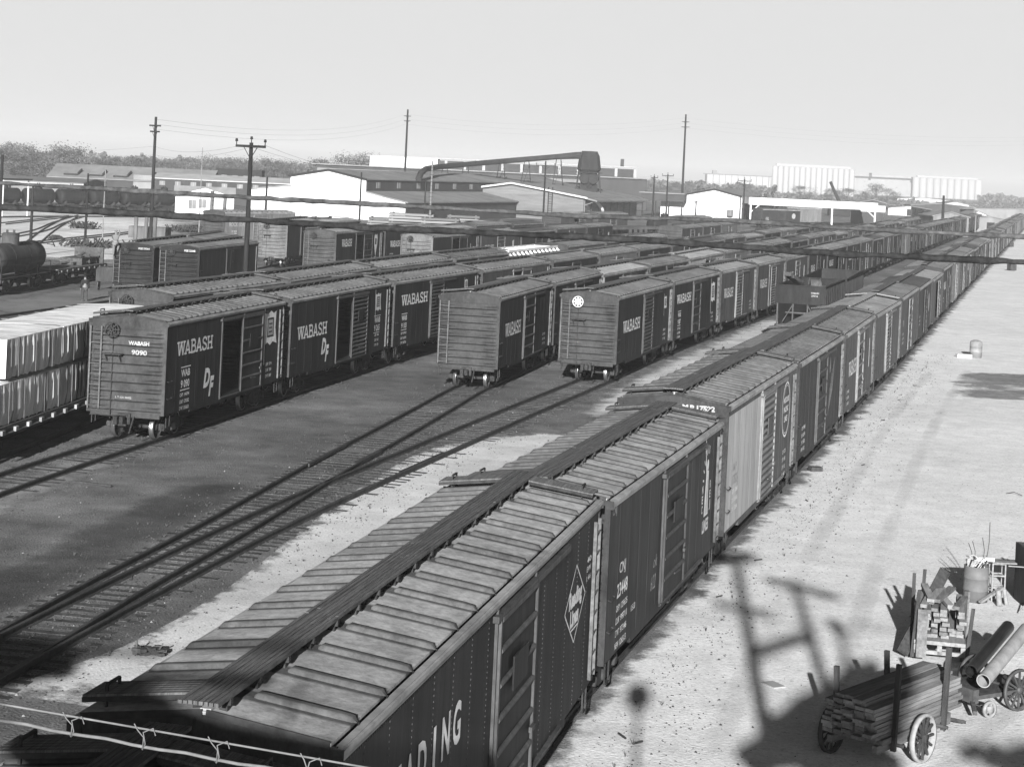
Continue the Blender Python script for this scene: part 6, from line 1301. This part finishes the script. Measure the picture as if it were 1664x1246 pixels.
# scrub and debris in the far left yard
for i, (px, py, w_, l) in enumerate(((137, 370, 3.2, 'dark bush-like heap of brush in the far left yard'), (150, 400, 7, 'long low heap of scrap behind the tank car'), (300, 375, 4, 'heap of loose brush beside the timber posts'), (92, 387, 1, 'tiny dark heap beside the far crossing tracks'))):
    a = gp(px, py); mb = MB()
    for j in range(150): x, y = a[0]+max(-2, min(2, rr.gauss(0, 1)))*w_*.25, a[1]+rr.gauss(0, w_*.2); mb.bar((x, y, GZ+rr.random()*.5), (x+rr.uniform(-.7, .7), y+rr.uniform(-.7, .7), GZ+rr.uniform(.1, 1.0)*(min(w_, 3)/3)), .12, .1)
    mb.build('debris_heap', [M_oldd], label=l, cat='debris heap')
# speeder cart near the refrigerator cars
cart = thing('track_cart', 'small dark hand cart parked left of the refrigerator cars', 'cart', (*gp(174, 468)[:2], GZ)); mb = MB(); mb.b2(-.7, .7, -.8, .8, .7, 1.5); mb.prism([(-.7, -.8, 1.5), (.7, -.8, 1.5), (.6, -.7, 1.75), (-.6, -.7, 1.75)], (0, 1.4, 0)); mb.build('box', [M_oldd], cart)
for x in (-.6, .6): mb = MB(); spoked(mb, (x, -.2, .42), .42, 8, 'X', 0, 0); mb.build('wheel', [M_iron], cart)

# ------------------------------------------------------------------ people
def figure(name, label, V, E, mats, clothes, loc, rz=0):
    def skin(nm, V_, E_, m, parent):
        me = bpy.data.meshes.new(nm); keys = list(V_); me.from_pydata([V_[k][0] for k in keys], [(keys.index(a), keys.index(b)) for a, b in E_], []); me.materials.append(m)
        o = bpy.data.objects.new(nm, me); COL.objects.link(o); o.parent = parent; sm = o.modifiers.new('skin', 'SKIN'); sm.use_smooth_shade = True
        if not me.skin_vertices: me.skin_vertices.new()
        for i, k in enumerate(keys): r_ = V_[k][1]; me.skin_vertices[0].data[i].radius = (r_, r_) if not isinstance(r_, tuple) else r_; me.skin_vertices[0].data[i].use_root = (i == 0)
        sb = o.modifiers.new('sub', 'SUBSURF'); sb.levels = sb.render_levels = 1; return o
    root = thing(name, label, 'person', loc, rz); skin('body', V, E, mats[0], root)
    for nm, ks, es, m, gr in clothes: skin(nm, {k: (V[k][0], V[k][1]+gr) for k in ks}, es, m, root)
    return root
def man(pose):
    V = dict(pel=((0, 0, .95), .14), ch=((0, .0, 1.30), .16), nk=((0, .0, 1.50), .06), hd=((0, -.01, 1.62), .095), tp=((0, 0, 1.70), .085), nose=((0, -.11, 1.62), .015),
             ls=((-.19, 0, 1.42), .065), rs=((.19, 0, 1.42), .065), le=((-.25, .02, 1.14), .045), re=((.25, .02, 1.14), .045), lh=((-.27, -.04, .88), .035), rh=((.27, -.04, .88), .035),
             lhip=((-.1, 0, .88), .10), rhip=((.1, 0, .88), .10), lk=((-.12, -.02, .48), .065), rk=((.12, -.02, .48), .065), lf=((-.13, .0, .07), .045), rf=((.13, 0, .07), .045), lt=((-.14, -.2, .04), .04), rt=((.14, -.2, .04), .04))
    V.update({k: (v, V[k][1]) for k, v in pose.items()})
    E = [('pel','ch'), ('ch','nk'), ('nk','hd'), ('hd','tp'), ('hd','nose'), ('ch','ls'), ('ch','rs'), ('ls','le'), ('rs','re'), ('le','lh'), ('re','rh'), ('pel','lhip'), ('pel','rhip'), ('lhip','lk'), ('rhip','rk'), ('lk','lf'), ('rk','rf'), ('lf','lt'), ('rf','rt')]
    for s_ in 'lr':
        h = Vector(V[s_+'h'][0]); e = Vector(V[s_+'e'][0]); d_ = (h-e).normalized()
        for j in range(4):
            k1 = s_+'g%d' % j; k2 = s_+'t%d' % j; o = Vector((0, (j-1.5)*.022, 0)); V[k1] = (tuple(h+d_*.09+o), .010); V[k2] = (tuple(h+d_*(.15+.01*(j in (1, 2)))+o+Vector((.01, -.01, 0))), .008); E += [(s_+'h', k1), (k1, k2)]
        V[s_+'th'] = (tuple(h+d_*.05+Vector((0, -.05, 0))), .011); E.append((s_+'h', s_+'th'))
    return V, E
M_skin = mat('skin_tone', .18, .1, 3); M_jkt = mat('dark_jacket', .016, .3, 4); M_trs = mat('grey_trousers', .055, .25, 4); M_wht = mat('pale_workwear', .15, .2, 4)
def dress(V, mj, mt, gr=.018):
    return [('jacket', ['ch', 'nk', 'pel', 'ls', 'rs', 'le', 're', 'lh', 'rh'], [('pel','ch'), ('ch','nk'), ('ch','ls'), ('ch','rs'), ('ls','le'), ('rs','re'), ('le','lh'), ('re','rh')], mj, gr), ('trousers', ['pel', 'lhip', 'rhip', 'lk', 'rk', 'lf', 'rf'], [('pel','lhip'), ('pel','rhip'), ('lhip','lk'), ('rhip','rk'), ('lk','lf'), ('rk','rf')], mt, gr)]
V, E = man(dict(lf=(-.12, .12, .08), lt=(-.13, -.06, .04), rf=(.12, -.14, .07), rt=(.13, -.32, .04), rk=(.12, -.12, .48)))
p1 = figure('person', 'man in a dark jacket and grey trousers walking beside the tracks at left', V, E, [M_skin], dress(V, M_jkt, M_trs, .03), (*gp(137, 486)[:2], GZ), PI+.3)
mb = MB(); mb.lathe([(.13, 1.68), (.12, 1.70), (.10, 1.71), (.09, 1.79), (0, 1.80)], 14); mb.build('cap', [M_jkt], p1)
V, E = man(dict(le=(-.22, -.24, 1.5), lh=(-.12, -.42, 1.7), re=(.26, -.2, 1.2), rh=(.18, -.42, 1.4), lk=(-.14, -.3, .72), lf=(-.13, -.12, .42), lt=(-.13, -.3, .38), rk=(.13, -.08, .46), hd=(0, -.05, 1.63), ch=(0, -.08, 1.28), tp=(0, -.05, 1.72)))
P8 = T8; c8, a8 = T8.pose(T8.near(-26, 130), 12.0); u = Matrix.Rotation(a8, 3, 'Z') @ Vector((-1.15, -6.62, 0))
p2 = figure('person', 'man in pale work clothes climbing onto the end of the refrigerator car', V, E, [M_skin], dress(V, M_wht, M_wht, .03), (c8.x+u.x, c8.y+u.y, 2.95), PI+a8)
mb = MB(); mb.lathe([(.15, 1.70), (.14, 1.72), (.10, 1.73), (.09, 1.80), (0, 1.81)], 14, c=(0, -.05, 0)); mb.build('hat', [M_wht], p2)

# ------------------------------------------------------------------ air
mb = MB(); mb.b2(-4200, 4200, -260, 6200, -1.2, 48); hz = mb.mesh('haze', None) if False else None
hm = bpy.data.materials.new('haze_air'); hm.use_nodes = True; n = hm.node_tree.nodes; n.remove(n['Principled BSDF']); pv = n.new('ShaderNodeVolumePrincipled'); pv.inputs['Density'].default_value = HAZE = .0003; pv.inputs['Color'].default_value = (.97, .97, .97, 1); pv.inputs['Anisotropy'].default_value = 0
hm.node_tree.links.new(pv.outputs[0], n['Material Output'].inputs['Volume']); mb.build('haze', [hm], kind='stuff', label='pale air haze over the whole yard')
